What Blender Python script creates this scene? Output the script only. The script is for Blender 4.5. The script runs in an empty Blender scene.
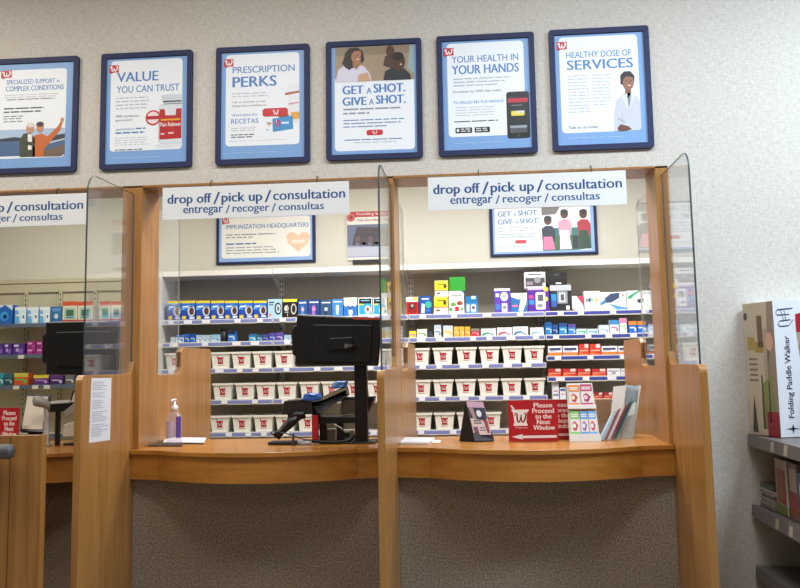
import bpy, bmesh, math, random
from mathutils import Vector, Matrix
random.seed(7)
SC = bpy.context.scene
COL = SC.collection
# ------------------------------------------------------------------ camera model
F, D, CZ = 860.77, 5.2621, 1.55
YAW, PITCH, ROLL = .0885, .1116, -.0187
def cam_axes():
    cy, sy, cp, sp = math.cos(YAW), math.sin(YAW), math.cos(PITCH), math.sin(PITCH)
    f = Vector((-sy*cp, cy*cp, sp)); r = Vector((cy, sy, 0)); u = r.cross(f)
    cr, sr = math.cos(ROLL), math.sin(ROLL)
    return cr*r+sr*u, -sr*r+cr*u, f
AR, AU, AF = cam_axes()
CP = Vector((0, -D, CZ))
def ray(px, py): return AR*((px-400)/F)+AU*((266.5-py)/F)+AF
def at(px, py, Y):
    """world point at distance Y behind the wall plane, measured from the photograph"""
    d = ray(px, py); return CP+d*((Y+D)/d.y)
def atx(px, py, X):
    d = ray(px, py); return CP+d*(X/d.x)
def atz(px, py, Z):
    d = ray(px, py); return CP+d*((Z-CZ)/d.z)
cd = bpy.data.cameras.new('camera'); cam = bpy.data.objects.new('camera', cd); COL.objects.link(cam)
cd.sensor_fit = 'HORIZONTAL'; cd.sensor_width = 36; cd.lens = F/800*36; cd.shift_y = -27.5/800
m = Matrix((AR, AU, -AF)).transposed().to_4x4(); m.translation = CP; cam.matrix_world = m
cd.clip_end = 100
SC.camera = cam

# ------------------------------------------------------------------ materials
def lin(c): return c/12.92 if c <= .04045 else ((c+.055)/1.055)**2.4
def hexc(h):
    h = h.lstrip('#'); return tuple(lin(int(h[i:i+2], 16)/255) for i in (0, 2, 4))+(1,)
MATS = {}
def new_mat(name):
    mt = bpy.data.materials.new(name); mt.use_nodes = True
    nt = mt.node_tree; return mt, nt, nt.nodes['Principled BSDF']
def N(nt, typ, **kw):
    n = nt.nodes.new(typ)
    for k, v in kw.items():
        if hasattr(n, k): setattr(n, k, v)
        else: n.inputs[k].default_value = v
    return n
def coords(nt, sc):
    tc = N(nt, 'ShaderNodeTexCoord'); mp = N(nt, 'ShaderNodeMapping'); mp.inputs['Scale'].default_value = sc
    nt.links.new(tc.outputs['Object'], mp.inputs['Vector']); return mp.outputs['Vector']
def ramp(nt, fac, stops):
    r = N(nt, 'ShaderNodeValToRGB'); e = r.color_ramp.elements
    while len(e) < len(stops): e.new(.5)
    for k, (p, c) in enumerate(stops): e[k].position = p; e[k].color = hexc(c)
    nt.links.new(fac, r.inputs['Fac']); return r.outputs['Color']
def plain(h, rough=.45, metal=0.):
    key = h if rough == .45 and not metal else f'{h}/{rough}/{metal}'
    if key in MATS: return key
    mt, nt, b = new_mat('print_'+h.lstrip('#'))
    no = N(nt, 'ShaderNodeTexNoise', Scale=30., Detail=2.)
    mx = N(nt, 'ShaderNodeMixRGB', blend_type='MULTIPLY'); mx.inputs['Fac'].default_value = .06
    mx.inputs['Color1'].default_value = hexc(h); nt.links.new(no.outputs['Color'], mx.inputs['Color2'])
    nt.links.new(mx.outputs['Color'], b.inputs['Base Color'])
    b.inputs['Roughness'].default_value = rough; b.inputs['Metallic'].default_value = metal
    MATS[key] = mt; return key
def wood(name, sc, stops, rough=.32):
    mt, nt, b = new_mat(name)
    v = coords(nt, sc)
    n1 = N(nt, 'ShaderNodeTexNoise', Scale=1., Detail=5., Roughness=.6, Distortion=.3); nt.links.new(v, n1.inputs['Vector'])
    c = ramp(nt, n1.outputs['Fac'], stops)
    n2 = N(nt, 'ShaderNodeTexNoise', Scale=9., Detail=2.); nt.links.new(v, n2.inputs['Vector'])
    mx = N(nt, 'ShaderNodeMixRGB', blend_type='MULTIPLY'); mx.inputs['Fac'].default_value = .16
    nt.links.new(c, mx.inputs['Color1']); nt.links.new(n2.outputs['Color'], mx.inputs['Color2'])
    nt.links.new(mx.outputs['Color'], b.inputs['Base Color']); b.inputs['Roughness'].default_value = rough
    MATS[name] = mt
WST = [(.3, '#946230'), (.5, '#a4733d'), (.7, '#ae7f49')]
wood('wood_upright', (22, 22, 1.2), WST)
wood('wood_level', (1.0, 14, 22), [(.3, '#a26a2a'), (.5, '#b07533'), (.7, '#bb8140')], .25)
def wallpaper():
    mt, nt, b = new_mat('wallpaper')
    a = N(nt, 'ShaderNodeTexNoise', Scale=1., Detail=3., Roughness=.7); nt.links.new(coords(nt, (120, 120, 26)), a.inputs['Vector'])
    c = N(nt, 'ShaderNodeTexNoise', Scale=1., Detail=3., Roughness=.7); nt.links.new(coords(nt, (26, 120, 120)), c.inputs['Vector'])
    ad = N(nt, 'ShaderNodeMath', operation='ADD'); nt.links.new(a.outputs['Fac'], ad.inputs[0]); nt.links.new(c.outputs['Fac'], ad.inputs[1])
    hf = N(nt, 'ShaderNodeMath', operation='MULTIPLY'); hf.inputs[1].default_value = .5; nt.links.new(ad.outputs[0], hf.inputs[0])
    col = ramp(nt, hf.outputs[0], [(.34, '#b3aaa0'), (.5, '#c6bfb7'), (.66, '#d4cec7')])
    nt.links.new(col, b.inputs['Base Color']); b.inputs['Roughness'].default_value = .7
    bp = N(nt, 'ShaderNodeBump', Strength=.25, Distance=.004); nt.links.new(hf.outputs[0], bp.inputs['Height']); nt.links.new(bp.outputs['Normal'], b.inputs['Normal'])
    MATS['wallpaper'] = mt
wallpaper()
def speckle(name, sc, stops, rough=.85, bump=.2):
    mt, nt, b = new_mat(name)
    a = N(nt, 'ShaderNodeTexNoise', Scale=sc, Detail=4., Roughness=.75); nt.links.new(coords(nt, (1, 1, 1)), a.inputs['Vector'])
    nt.links.new(ramp(nt, a.outputs['Fac'], stops), b.inputs['Base Color']); b.inputs['Roughness'].default_value = rough
    bp = N(nt, 'ShaderNodeBump', Strength=bump, Distance=.003); nt.links.new(a.outputs['Fac'], bp.inputs['Height']); nt.links.new(bp.outputs['Normal'], b.inputs['Normal'])
    MATS[name] = mt
speckle('speckled_laminate', 90, [(.35, '#66594a'), (.5, '#86786a'), (.66, '#a89a88')])
speckle('painted_wall', 40, [(.3, '#cfccbf'), (.7, '#d4d1c5')], .6, .05)
speckle('ceiling_tile', 60, [(.35, '#cfcfcc'), (.6, '#e2e2df')])
speckle('floor_tile', 14, [(.35, '#8f8372'), (.6, '#a39684')], .3, .02)
speckle('bounce_vinyl', 14, [(.35, '#c9c4b6'), (.6, '#d6d1c4')], .35, .02)
speckle('shelf_enamel', 50, [(.3, '#d5d5cf'), (.7, '#dcdcd6')], .35, .02)
speckle('shelf_back', 50, [(.3, '#b2ac9c'), (.7, '#bab4a4')], .6, .03)
speckle('beige_enamel', 50, [(.3, '#bdb69b'), (.7, '#c4bda3')], .45, .03)
speckle('bin_plastic', 50, [(.3, '#e9e8de'), (.7, '#efeee6')], .35, .02)
speckle('black_plastic', 60, [(.3, '#090707'), (.7, '#0f0c0c')], .38, .05)
speckle('navy_frame', 60, [(.3, '#081845'), (.7, '#0b1d50')], .6, .03)
speckle('grey_shelf', 50, [(.3, '#645b5a'), (.7, '#6c6362')], .45, .03)
def glass(name, tint, boost, milk=0.):
    mt, nt, b = new_mat(name); nt.nodes.remove(b)
    out = nt.nodes['Material Output']
    lw = N(nt, 'ShaderNodeLayerWeight'); lw.inputs['Blend'].default_value = .5
    pw = N(nt, 'ShaderNodeMath', operation='POWER'); pw.inputs[1].default_value = 4.; nt.links.new(lw.outputs['Facing'], pw.inputs[0])
    ml = N(nt, 'ShaderNodeMath', operation='MULTIPLY_ADD', use_clamp=True); ml.inputs[1].default_value = boost; ml.inputs[2].default_value = .035
    nt.links.new(pw.outputs[0], ml.inputs[0])
    t = N(nt, 'ShaderNodeBsdfTransparent'); t.inputs['Color'].default_value = tint
    g = N(nt, 'ShaderNodeBsdfGlossy'); g.inputs['Roughness'].default_value = .01
    base = t.outputs[0]
    if milk:
        d = N(nt, 'ShaderNodeBsdfDiffuse'); d.inputs['Color'].default_value = (.85, .82, .9, 1)
        m0 = N(nt, 'ShaderNodeMixShader'); m0.inputs[0].default_value = milk; nt.links.new(t.outputs[0], m0.inputs[1]); nt.links.new(d.outputs[0], m0.inputs[2]); base = m0.outputs[0]
    mx = N(nt, 'ShaderNodeMixShader'); nt.links.new(ml.outputs[0], mx.inputs[0]); nt.links.new(base, mx.inputs[1]); nt.links.new(g.outputs[0], mx.inputs[2])
    nt.links.new(mx.outputs[0], out.inputs['Surface']); MATS[name] = mt
glass('clear_acrylic', (.97, .98, .98, 1), .5, .03)
glass('bottle_plastic', (.95, .93, .98, 1), .3, .16)
plain('#3a4648')

# ------------------------------------------------------------------ mesh builder
_txt = {}
def glyphs(s, bold):
    k = (s, bold)
    if k not in _txt:
        cu = bpy.data.curves.new('t', 'FONT'); cu.body = s; cu.size = 1; cu.resolution_u = 3; cu.offset = bold; cu.fill_mode = 'FRONT'
        ob = bpy.data.objects.new('t', cu); COL.objects.link(ob)
        dg = bpy.context.evaluated_depsgraph_get(); dg.update()
        me = ob.evaluated_get(dg).to_mesh()
        v = [(p.co.x, p.co.y) for p in me.vertices]; f = [tuple(p.vertices) for p in me.polygons]
        bpy.data.objects.remove(ob); bpy.data.curves.remove(cu)
        xs = [a for a, _ in v]; ys = [b for _, b in v]
        x0, x1, y0, y1 = min(xs), max(xs), min(ys), max(ys)
        _txt[k] = ([((a-x0)/(x1-x0), (b-y0)/(y1-y0)) for a, b in v], f)
    return _txt[k]
class MB:
    def __init__(s): s.v = []; s.f = []; s.m = []
    def add(s, vs, fs, mat):
        o = len(s.v); s.v += [tuple(p) for p in vs]; s.f += [tuple(i+o for i in f) for f in fs]; s.m += [mat]*len(fs); return s
    def box(s, x0, x1, y0, y1, z0, z1, mat):
        vs = [(x, y, z) for x in (x0, x1) for y in (y0, y1) for z in (z0, z1)]
        return s.add(vs, [(0, 1, 3, 2), (4, 6, 7, 5), (0, 4, 5, 1), (2, 3, 7, 6), (0, 2, 6, 4), (1, 5, 7, 3)], mat)
    def prism(s, poly, a, b, mat, axis='y', side=None):
        n = len(poly)
        mk = {'y': lambda p, t: (p[0], t, p[1]), 'x': lambda p, t: (t, p[0], p[1]), 'z': lambda p, t: (p[0], p[1], t)}[axis]
        vs = [mk(p, a) for p in poly]+[mk(p, b) for p in poly]
        s.add(vs, [tuple(range(n)), tuple(range(2*n-1, n-1, -1))], mat)
        o = len(s.v)-2*n
        s.f += [(o+i, o+(i+1) % n, o+n+(i+1) % n, o+n+i) for i in range(n)]; s.m += [side or mat]*n; return s
    def loft(s, front, back, mat):
        n = len(front); s.add(list(front)+list(back), [tuple(range(n)), tuple(range(2*n-1, n-1, -1))]+[(i, (i+1) % n, n+(i+1) % n, n+i) for i in range(n)], mat); return s
    def tube(s, pts, r, mat, n=10):
        pts = [Vector(p) for p in pts]; rings = []
        for i, p in enumerate(pts):
            t = (pts[min(i+1, len(pts)-1)]-pts[max(i-1, 0)]).normalized()
            a = t.cross(Vector((0, 0, 1))) if abs(t.z) < .9 else t.cross(Vector((1, 0, 0)))
            a.normalize(); b = t.cross(a); rr = r[i] if isinstance(r, (list, tuple)) else r
            rings.append([p+(a*math.cos(q)+b*math.sin(q))*rr for q in [2*math.pi*k/n for k in range(n)]])
        vs = [p for rg in rings for p in rg]; fs = []
        for i in range(len(rings)-1):
            for k in range(n): fs.append((i*n+k, i*n+(k+1) % n, (i+1)*n+(k+1) % n, (i+1)*n+k))
        fs += [tuple(range(n))[::-1], tuple(range((len(rings)-1)*n, len(rings)*n))]
        return s.add(vs, fs, mat)
    def lathe(s, prof, cx, cy, mat, n=20):
        return s.tube_rings([[(cx+r*math.cos(2*math.pi*k/n), cy+r*math.sin(2*math.pi*k/n), z) for k in range(n)] for r, z in prof], mat)
    def tube_rings(s, rings, mat):
        n = len(rings[0]); vs = [p for rg in rings for p in rg]; fs = []
        for i in range(len(rings)-1):
            for k in range(n): fs.append((i*n+k, i*n+(k+1) % n, (i+1)*n+(k+1) % n, (i+1)*n+k))
        fs += [tuple(range(n))[::-1], tuple(range((len(rings)-1)*n, len(rings)*n))]
        return s.add(vs, fs, mat)
    def build(s, name, parent=None, org=None, bevel=0, smooth=False):
        if org is None: org = ROOTLOC.get(parent.name, Vector((0, 0, 0))) if parent else Vector((0, 0, 0))
        org = Vector(org)
        me = bpy.data.meshes.new(name); keys = []
        for k in s.m:
            if k not in keys: keys.append(k)
        me.from_pydata([tuple(Vector(p)-org) for p in s.v], [], s.f)
        for k in keys:
            if k not in MATS: plain(k)
            me.materials.append(MATS[k])
        for p, k in zip(me.polygons, s.m): p.material_index = keys.index(k); p.use_smooth = smooth
        bm = bmesh.new(); bm.from_mesh(me); bmesh.ops.recalc_face_normals(bm, faces=bm.faces); bm.to_mesh(me); bm.free()
        ob = bpy.data.objects.new(name, me); COL.objects.link(ob)
        if parent: ob.parent = parent; ROOTLOC[ob.name] = org
        else: ob.location = org
        if bevel:
            md = ob.modifiers.new('bevel', 'BEVEL'); md.width = bevel; md.segments = 2; md.limit_method = 'ANGLE'; md.angle_limit = .7
        return ob
ROOTLOC = {}
def empty(name, loc, rot=(0, 0, 0)):
    o = bpy.data.objects.new(name, None); COL.objects.link(o); o.location = loc; o.rotation_euler = rot; o.empty_display_size = .05
    ROOTLOC[o.name] = Vector(loc); return o
def tag(o, label, cat, group=None):
    if len(label.split()) > 15: print('LONG', label)
    o['label'] = label; o['category'] = cat
    if group: o['group'] = group
    return o
def struct(o): o['kind'] = 'structure'; return o
def rrect(x0, y0, x1, y1, r, n=5, which=(1, 1, 1, 1)):
    """rounded rectangle, corners in the order bl, br, tr, tl"""
    out = []
    for k, (cx, cy, a0) in enumerate([(x0+r, y0+r, 180), (x1-r, y0+r, 270), (x1-r, y1-r, 0), (x0+r, y1-r, 90)]):
        if which[k]:
            out += [(cx+r*math.cos(math.radians(a0+90*i/n)), cy+r*math.sin(math.radians(a0+90*i/n))) for i in range(n+1)]
        else: out.append([(x0, y0), (x1, y0), (x1, y1), (x0, y1)][k])
    return out
def ribbon(pts, ws):
    L, Rr = [], []
    for i, (x, y) in enumerate(pts):
        a = pts[max(i-1, 0)]; b = pts[min(i+1, len(pts)-1)]; dx, dy = b[0]-a[0], b[1]-a[1]; d = math.hypot(dx, dy) or 1
        w = ws[i]/2; L.append((x-dy/d*w, y+dx/d*w)); Rr.append((x+dy/d*w, y-dx/d*w))
    return [[L[i], L[i+1], Rr[i+1], Rr[i]] for i in range(len(pts)-1)]
def smooth_path(p, n=5):
    out = []
    for i in range(len(p)-1):
        p0, p1, p2, p3 = p[max(i-1, 0)], p[i], p[i+1], p[min(i+2, len(p)-1)]
        for k in range(n):
            t = k/n
            out.append(tuple(.5*((2*p1[j])+(p2[j]-p0[j])*t+(2*p0[j]-5*p1[j]+4*p2[j]-p3[j])*t*t+(3*p1[j]-p0[j]-3*p2[j]+p3[j])*t**3) for j in range(len(p1))))
    return out+[tuple(p[-1])]
SCRIPT_W = [smooth_path([(-.02, .66), (.04, .90), (.17, .93), (.20, .6), (.22, .2), (.33, .03), (.46, .3), (.56, .84)]),
            smooth_path([(.56, .84), (.55, .4), (.60, .08), (.72, .06), (.88, .42), (.96, .84), (.88, 1.0), (.80, .86)])]
class Art:
    """flat print on a rectangle: u to the right, v downwards, both 0..1; each layer lies a little proud of the last"""
    def __init__(s, mb, x0, x1, z0, z1, y, step=.0005, tf=None):
        s.mb, s.x0, s.w, s.z1, s.h, s.y, s.step, s.tf = mb, x0, x1-x0, z1, z1-z0, y, step, tf
    def P(s, u, v, l):
        p = Vector((s.x0+u*s.w, s.y-l*s.step, s.z1-v*s.h)); return s.tf(p) if s.tf else p
    def p(s, pts, col, l=1):
        s.mb.add([s.P(u, v, l) for u, v in pts], [tuple(range(len(pts)))], col); return s
    def r(s, u0, v0, u1, v1, col, l=1): return s.p([(u0, v0), (u0, v1), (u1, v1), (u1, v0)], col, l)
    def rr(s, u0, v0, u1, v1, rad, col, l=1, which=(1, 1, 1, 1)):
        k = s.w/s.h
        return s.p([(a, b*k) for a, b in rrect(u0, v0/k, u1, v1/k, rad, 5, which)], col, l)
    def c(s, u, v, ru, rv, col, l=1, n=16, rot=0):
        k = s.w/s.h; o = []
        for i in range(n):
            t = 2*math.pi*i/n; a, b = ru*math.cos(t), rv/k*math.sin(t)
            o.append((u+a*math.cos(rot)-b*math.sin(rot), v+k*(a*math.sin(rot)+b*math.cos(rot))))
        return s.p(o, col, l)
    def t(s, txt, u0, v0, u1, v1, col, l=2, bold=.012):
        vs, fs = glyphs(txt, 0)
        d = bold*(v1-v0)*s.h/s.w*1.35
        for k, du in enumerate((0,) if not bold else (-d, d)):
            s.mb.add([s.P(u0+(u1-u0)*a+du, v1-(v1-v0)*b, l+.1*k) for a, b in vs], fs, col)
        return s
    def bars(s, u0, u1, vs, col, hgt=.012, l=2):
        for i, v in enumerate(vs):
            u = u0; e = u1-random.random()*.12*(u1-u0)
            while u < e:
                w = min(random.uniform(.05, .17)*(.5 if u1-u0 < .4 else 1), e-u)
                s.r(u, v, u+w, v+hgt, col, l); u += w+.014
        return s
    def script(s, u0, v0, u1, v1, col, l=3, wt=.105):
        for path in SCRIPT_W:
            n = len(path); ws = [wt*(.55+.6*math.sin(math.pi*i/(n-1))) for i in range(n)]
            for q in ribbon(path, ws): s.p([(u0+(u1-u0)*a, v1-(v1-v0)*b) for a, b in q], col, l)
        return s
    def flag(s, u0, v0, u1, v1, l=3):
        s.r(u0, v0, u1, v0+(v1-v0)*.85, '#c01830', l); s.p([(u0, v0+(v1-v0)*.84), (u0+(u1-u0)*.25, v1), (u0+(u1-u0)*.4, v0+(v1-v0)*.84)], '#c01830', l)
        return s.script(u0+(u1-u0)*.12, v0+(v1-v0)*.12, u0+(u1-u0)*.9, v0+(v1-v0)*.72, '#ffffff', l+1, .115)
    def mortar(s, u0, v0, u1, v1, body, ink, l=2, k=1., wt=.12):
        X = lambda a: u0+(u1-u0)*a; Y = lambda b: v1-(v1-v0)*b
        pl = lambda pts, c, k: s.p([(X(a), Y(b)) for a, b in pts], c, k)
        pl([(-.03, .97), (.05, 1.0), (.22, .8), (.12, .76)], body, l)
        pl([(.02, .78), (1.0, .78), (.98, .70), (.9, .67), (.84, .16), (.90, .08), (.90, 0), (.12, 0), (.12, .08), (.18, .16), (.10, .67), (.04, .70)], body, l)
        return s.script(X(.53-.33*k), Y(.39+.23*k), X(.53+.33*k), Y(.39-.23*k), ink, l+1, wt)

# ------------------------------------------------------------------ levels of the place
HEAD, CTR = 2.70, 1.05           # head of the openings, counter top
XL0, XL1 = -2.245, -2.115        # left post
XC0, XC1 = -.534, -.499          # centre post
XR0, XR1 = 1.10, 1.179           # right post
JD = .30                         # depth of the openings
ROOF = 4.35
# ------------------------------------------------------------------ setting
def setting():
    struct(MB().box(-7, 6, -9, 3.1, -.1, 0, 'floor_tile').build('floor'))
    struct(MB().box(-7, 2.9, .66, 2.9, 0, .004, 'bounce_vinyl').build('floor_bounce'))  # unseen pale floor sheet, added to bounce lamp light up into the shelves
    w = MB()
    w.box(-7, 6, 0, JD, HEAD+.012, ROOF, 'wallpaper'); w.box(XR1, 6, 0, JD, 0, HEAD+.012, 'wallpaper'); w.box(-7, -3.9, 0, JD, 0, HEAD+.012, 'wallpaper')
    struct(w.build('wall_front'))
    struct(MB().box(-7, 6, -9, JD, ROOF, ROOF+.1, 'ceiling_tile').build('ceiling'))
    struct(MB().box(-7, 3, JD, 3.0, 3.42, 3.5, 'ceiling_tile').build('ceiling_pharmacy'))
    struct(MB().box(-7, 3, 2.9, 3.0, 0, 3.42, 'painted_wall').build('wall_back'))
    struct(MB().box(2.9, 3.0, JD, 2.9, 0, 3.42, 'painted_wall').build('wall_right'))
    struct(MB().box(-7, -6.9, JD, 2.9, 0, 3.42, 'painted_wall').build('wall_left'))
    for k, (a, b) in enumerate([(-3.9, XL0), (XL1, XC0), (XC1, XR0)]):
        struct(MB().box(a, b, -.004, JD+.004, HEAD, HEAD+.012, 'wood_upright').build('trim_%d' % (k+1)))
setting()

# ------------------------------------------------------------------ counters
def counter(name, x0, x1, label):
    root = empty(name, ((x0+x1)/2, .1, 0)); tag(root, label, 'counter', 'service counters under the windows')
    e = .19
    def bow(d0, d1):
        pts = [(x0, -.06-d0), (x0+e, -.10-d0)]
        n = 16
        for i in range(1, n):
            t = i/n; pts.append((x0+e+(x1-x0-2*e)*t, -.10-d0-(.20+d1)*math.sin(math.pi*t)**.85))
        return pts+[(x1-e, -.10-d0), (x1, -.06-d0)]
    top = bow(.0, 0)
    MB().prism(top+[(x1, .66), (x0, .66)], CTR-.028, CTR, 'wood_level', 'z').build('countertop', root, bevel=.004)
    fr = bow(-.018, -.0)
    inner = [(x, y+.03) for x, y in reversed(fr)]
    MB().prism(fr+inner, CTR-.178, CTR-.028, 'wood_level', 'z').build('fascia', root)
    MB().box(x0, x1, .0, .04, 0, CTR-.03, 'speckled_laminate').build('front_panel', root)
    MB().box(x0, x1, .60, .64, 0, CTR-.028, 'wood_level').build('rear_panel', root)
counter('service_counter', -2.149, -.5385, 'bowed honey wood counter carrying the black cash register and sanitizer')
counter('service_counter', -.4965, 1.119, 'bowed honey wood counter carrying the red signs and brochures')
counter('service_counter', -3.86, -2.191, 'honey wood counter at far left, partly behind the low wooden screen')

# ------------------------------------------------------------------ dividers (post, wings, panes)
def divider(xp0, xp1, xw, label, right_side):
    root = empty('window_divider', (xw, .2, 0)); tag(root, label, 'divider', 'wooden dividers between the windows')
    a, b = xw-.02, xw+.02
    MB().box(xp0, xp1, -.004, JD, CTR if xp1-xp0 > .05 else 0, HEAD, 'wood_upright').build('post', root, bevel=.003)
    # lower wing towards the customer: rounded nose, fillet up to the post
    z = 1.515
    prof = [(0, 0), (-.72, 0), (-.72, z-.045)]+[(-.72+.045-.045*math.cos(math.radians(t)), z-.045+.045*math.sin(math.radians(t))) for t in range(15, 91, 15)]
    prof += [(-.07, z), (-.04, z+.012), (-.018, z+.035), (-.0045, z+.075), (-.0045, CTR-.002), (0, CTR-.002)]
    MB().prism(prof, a, b, 'wood_upright', 'x').build('front_wing', root, bevel=.004)
    zi = 1.50
    prof = [(JD, 0), (JD, HEAD), (JD+.03, HEAD), (JD+.03, zi+.08), (JD+.045, zi+.03), (JD+.09, zi), (.80, zi), (.835, zi+.012), (.85, zi+.05), (.85, 1.66), (.89, 1.69), (1.53, 1.69), (1.56, 1.66), (1.56, 0)]
    MB().prism(prof, a, b, 'wood_upright', 'x').build('rear_wing', root, bevel=.003)
    g = rrect(-.66, z, -.0045, 2.655, .11, 6, (0, 0, 0, 1))
    MB().prism(g, xw-.005, xw+.005, 'clear_acrylic', 'x', '#3a4648').build('front_pane', root)  # dark rim colour stands in for internal reflection at the pane's edge
    g = rrect(JD+.03, zi, .85, 2.64, .06, 6, (0, 0, 1, 0))
    MB().prism(g, xw-.004, xw+.004, 'clear_acrylic', 'x', '#d0d6d0').build('rear_pane', root)
divider(XL0, XL1, -2.17, 'thick wooden window divider with paper notice, left of the cash register', False)
divider(XC0, XC1, -.5175, 'thin wooden window divider in the middle, between the two full windows', False)
divider(XR0, XR1, 1.14, 'wooden window divider ending at the bare wallpapered wall on the right', True)
# paper notice on the left divider
P0 = [atx(px, py, -2.1495) for px, py in [(91.5, 378), (111.5, 378), (110, 440), (89, 443)]]
mb = MB(); mb.loft(P0, [p-Vector((.0008, 0, 0)) for p in P0], '#d9dbe2')
def quad(P, u, v): return (P[0].lerp(P[1], u)).lerp(P[3].lerp(P[2], u), v)
for i in range(30):
    v = .06+i*.029
    if i in (5, 9, 15, 22): continue
    u1 = random.uniform(.5, .92)
    mb.add([quad(P0, u, w)+Vector((.0006, 0, 0)) for u, w in ((.08, v), (u1, v), (u1, v+.008), (.08, v+.008))], [(0, 1, 2, 3)], '#8b93a8')
tag(mb.build('paper_notice', org=P0[3]), 'printed white paper notice taped to the left wooden divider', 'notice')

# low screen at far left and its bumper
def low_screen():
    y0 = -.9; x1 = at(42.5, 435, y0).x; z1 = at(45, 435, y0).z
    root = empty('low_screen', (x1-.5, y0, 0)); tag(root, 'low wooden privacy screen at the lower left corner', 'screen')
    xs = at(9, 480, y0).x
    MB().box(xs+.004, x1-.012, y0, y0+.035, 0, z1, 'wood_upright').build('panel', root, bevel=.003)
    MB().box(xs-.7, xs, y0+.004, y0+.035, 0, z1, 'wood_upright').build('panel', root, bevel=.003)
    MB().box(x1-.012, x1, y0, y0+.05, 0, z1, 'wood_upright').build('edge_strip', root, bevel=.002)
    MB().box(xs-.7, xs-.66, y0+.035, -.14, 0, z1, 'wood_upright').build('return_panel', root, bevel=.003)
    p = at(6, 452.5, y0-.10)
    r = empty('bumper_rail', (p.x-.3, y0, p.z)); tag(r, 'rounded grey rail end in front of the low wooden screen', 'rail')
    e = at(9.5, 452, y0-.10).x
    MB().tube([(p.x-.7, y0-.06, p.z), (e-.02, y0-.06, p.z), (e-.006, y0-.06, p.z), (e, y0-.06, p.z)], [.038, .038, .03, .012], plain('#4c4c4e'), 16).build('rail', r, smooth=True)
    MB().tube([(p.x-.25, y0-.05, p.z), (p.x-.25, y0, p.z)], .015, plain('#4c4c4e')).build('bracket', r)
low_screen()

# ------------------------------------------------------------------ hanging signs
def hanging_sign(x0, x1, z0, z1, label):
    root = empty('hanging_sign', ((x0+x1)/2, -.04, z0)); tag(root, label, 'sign', 'white hanging signs over the windows')
    MB().box(x0, x1, -.045, -.04, z0, z1, plain('#dfe0e2')).build('sign_board', root)
    t = MB(); a = Art(t, x0, x1, z0, z1, -.045)
    for w, u0, u1, v0, v1 in (('drop off', .028, .264, .215, .60), ('/', .276, .312, .19, .56), ('pick up', .322, .538, .215, .60), ('/', .552, .588, .19, .56), ('consultation', .598, .978, .215, .505)):
        a.t(w, u0, v0, u1, v1, '#1d4a85', 1, .008 if w == '/' else .022)
    for w, u0, u1, v0, v1 in (('entregar', .114, .328, .61, .905), ('/', .343, .366, .60, .86), ('recoger', .381, .577, .665, .905), ('/', .589, .612, .60, .86), ('consultas', .627, .866, .60, .83)):
        a.t(w, u0, v0, u1, v1, '#23508a', 1, .008 if w == '/' else .018)
    t.build('lettering', root)
    for q in (.26, .83):
        x = x0+(x1-x0)*q
        MB().tube([(x, -.043, z1-.005), (x, -.043, z1+.03), (x, -.03, z1+.04), (x, .0, z1+.04)], .003, plain('#2a2a2c'), 6).build('hook', root)
hanging_sign(-1.965, -.772, 2.475, 2.682, 'white drop off sign hanging over the window with the cash register')
hanging_sign(-.281, .918, 2.475, 2.684, 'white drop off sign hanging over the window with the red counter signs')
hanging_sign(-3.66, -2.462, 2.465, 2.668, 'white drop off sign hanging over the leftmost window, cut by the photo edge')

# ------------------------------------------------------------------ wall posters
BL, DK, GR, SHEET, CARD = '#4478bb', '#50555e', '#b7bec8', '#7aa2d6', '#e9edf4'
PW, PH = .61, .772
def poster_base(x, z, rot, label, card=(.105, .065, .89, .845), which=(1, 1, 1, 1)):
    root = empty('framed_poster', (x, 0, z), (0, rot, 0)); tag(root, label, 'poster', 'framed posters in a row above the windows')
    w, h = PW/2, PH/2
    mb = MB(); o = rrect(-w, -h, w, h, .018); i = rrect(-w+.034, -h+.034, w-.034, h-.034, .006)
    n = len(o); y0, y1 = -.024, 0
    mb.add([(a, y0, b) for a, b in o]+[(a, y0, b) for a, b in i]+[(a, -.012, b) for a, b in i]+[(a, y1, b) for a, b in o],
           [(k, (k+1) % n, n+(k+1) % n, n+k) for k in range(n)]+[(n+k, n+(k+1) % n, 2*n+(k+1) % n, 2*n+k) for k in range(n)]+[(k, (k+1) % n, 3*n+(k+1) % n, 3*n+k) for k in range(n)]+[tuple(range(3*n, 4*n))], 'navy_frame')
    mb.build('frame', root, (0, 0, 0))
    pr = MB(); A = Art(pr, -w, w, -h, h, -.013)
    A.r(.05, .04, .95, .96, SHEET, 0)
    if card: A.rr(*card, .04, CARD, 1, which)
    return root, pr, A
def finish(root, pr, A): pr.build('print', root, (0, 0, 0))
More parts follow.
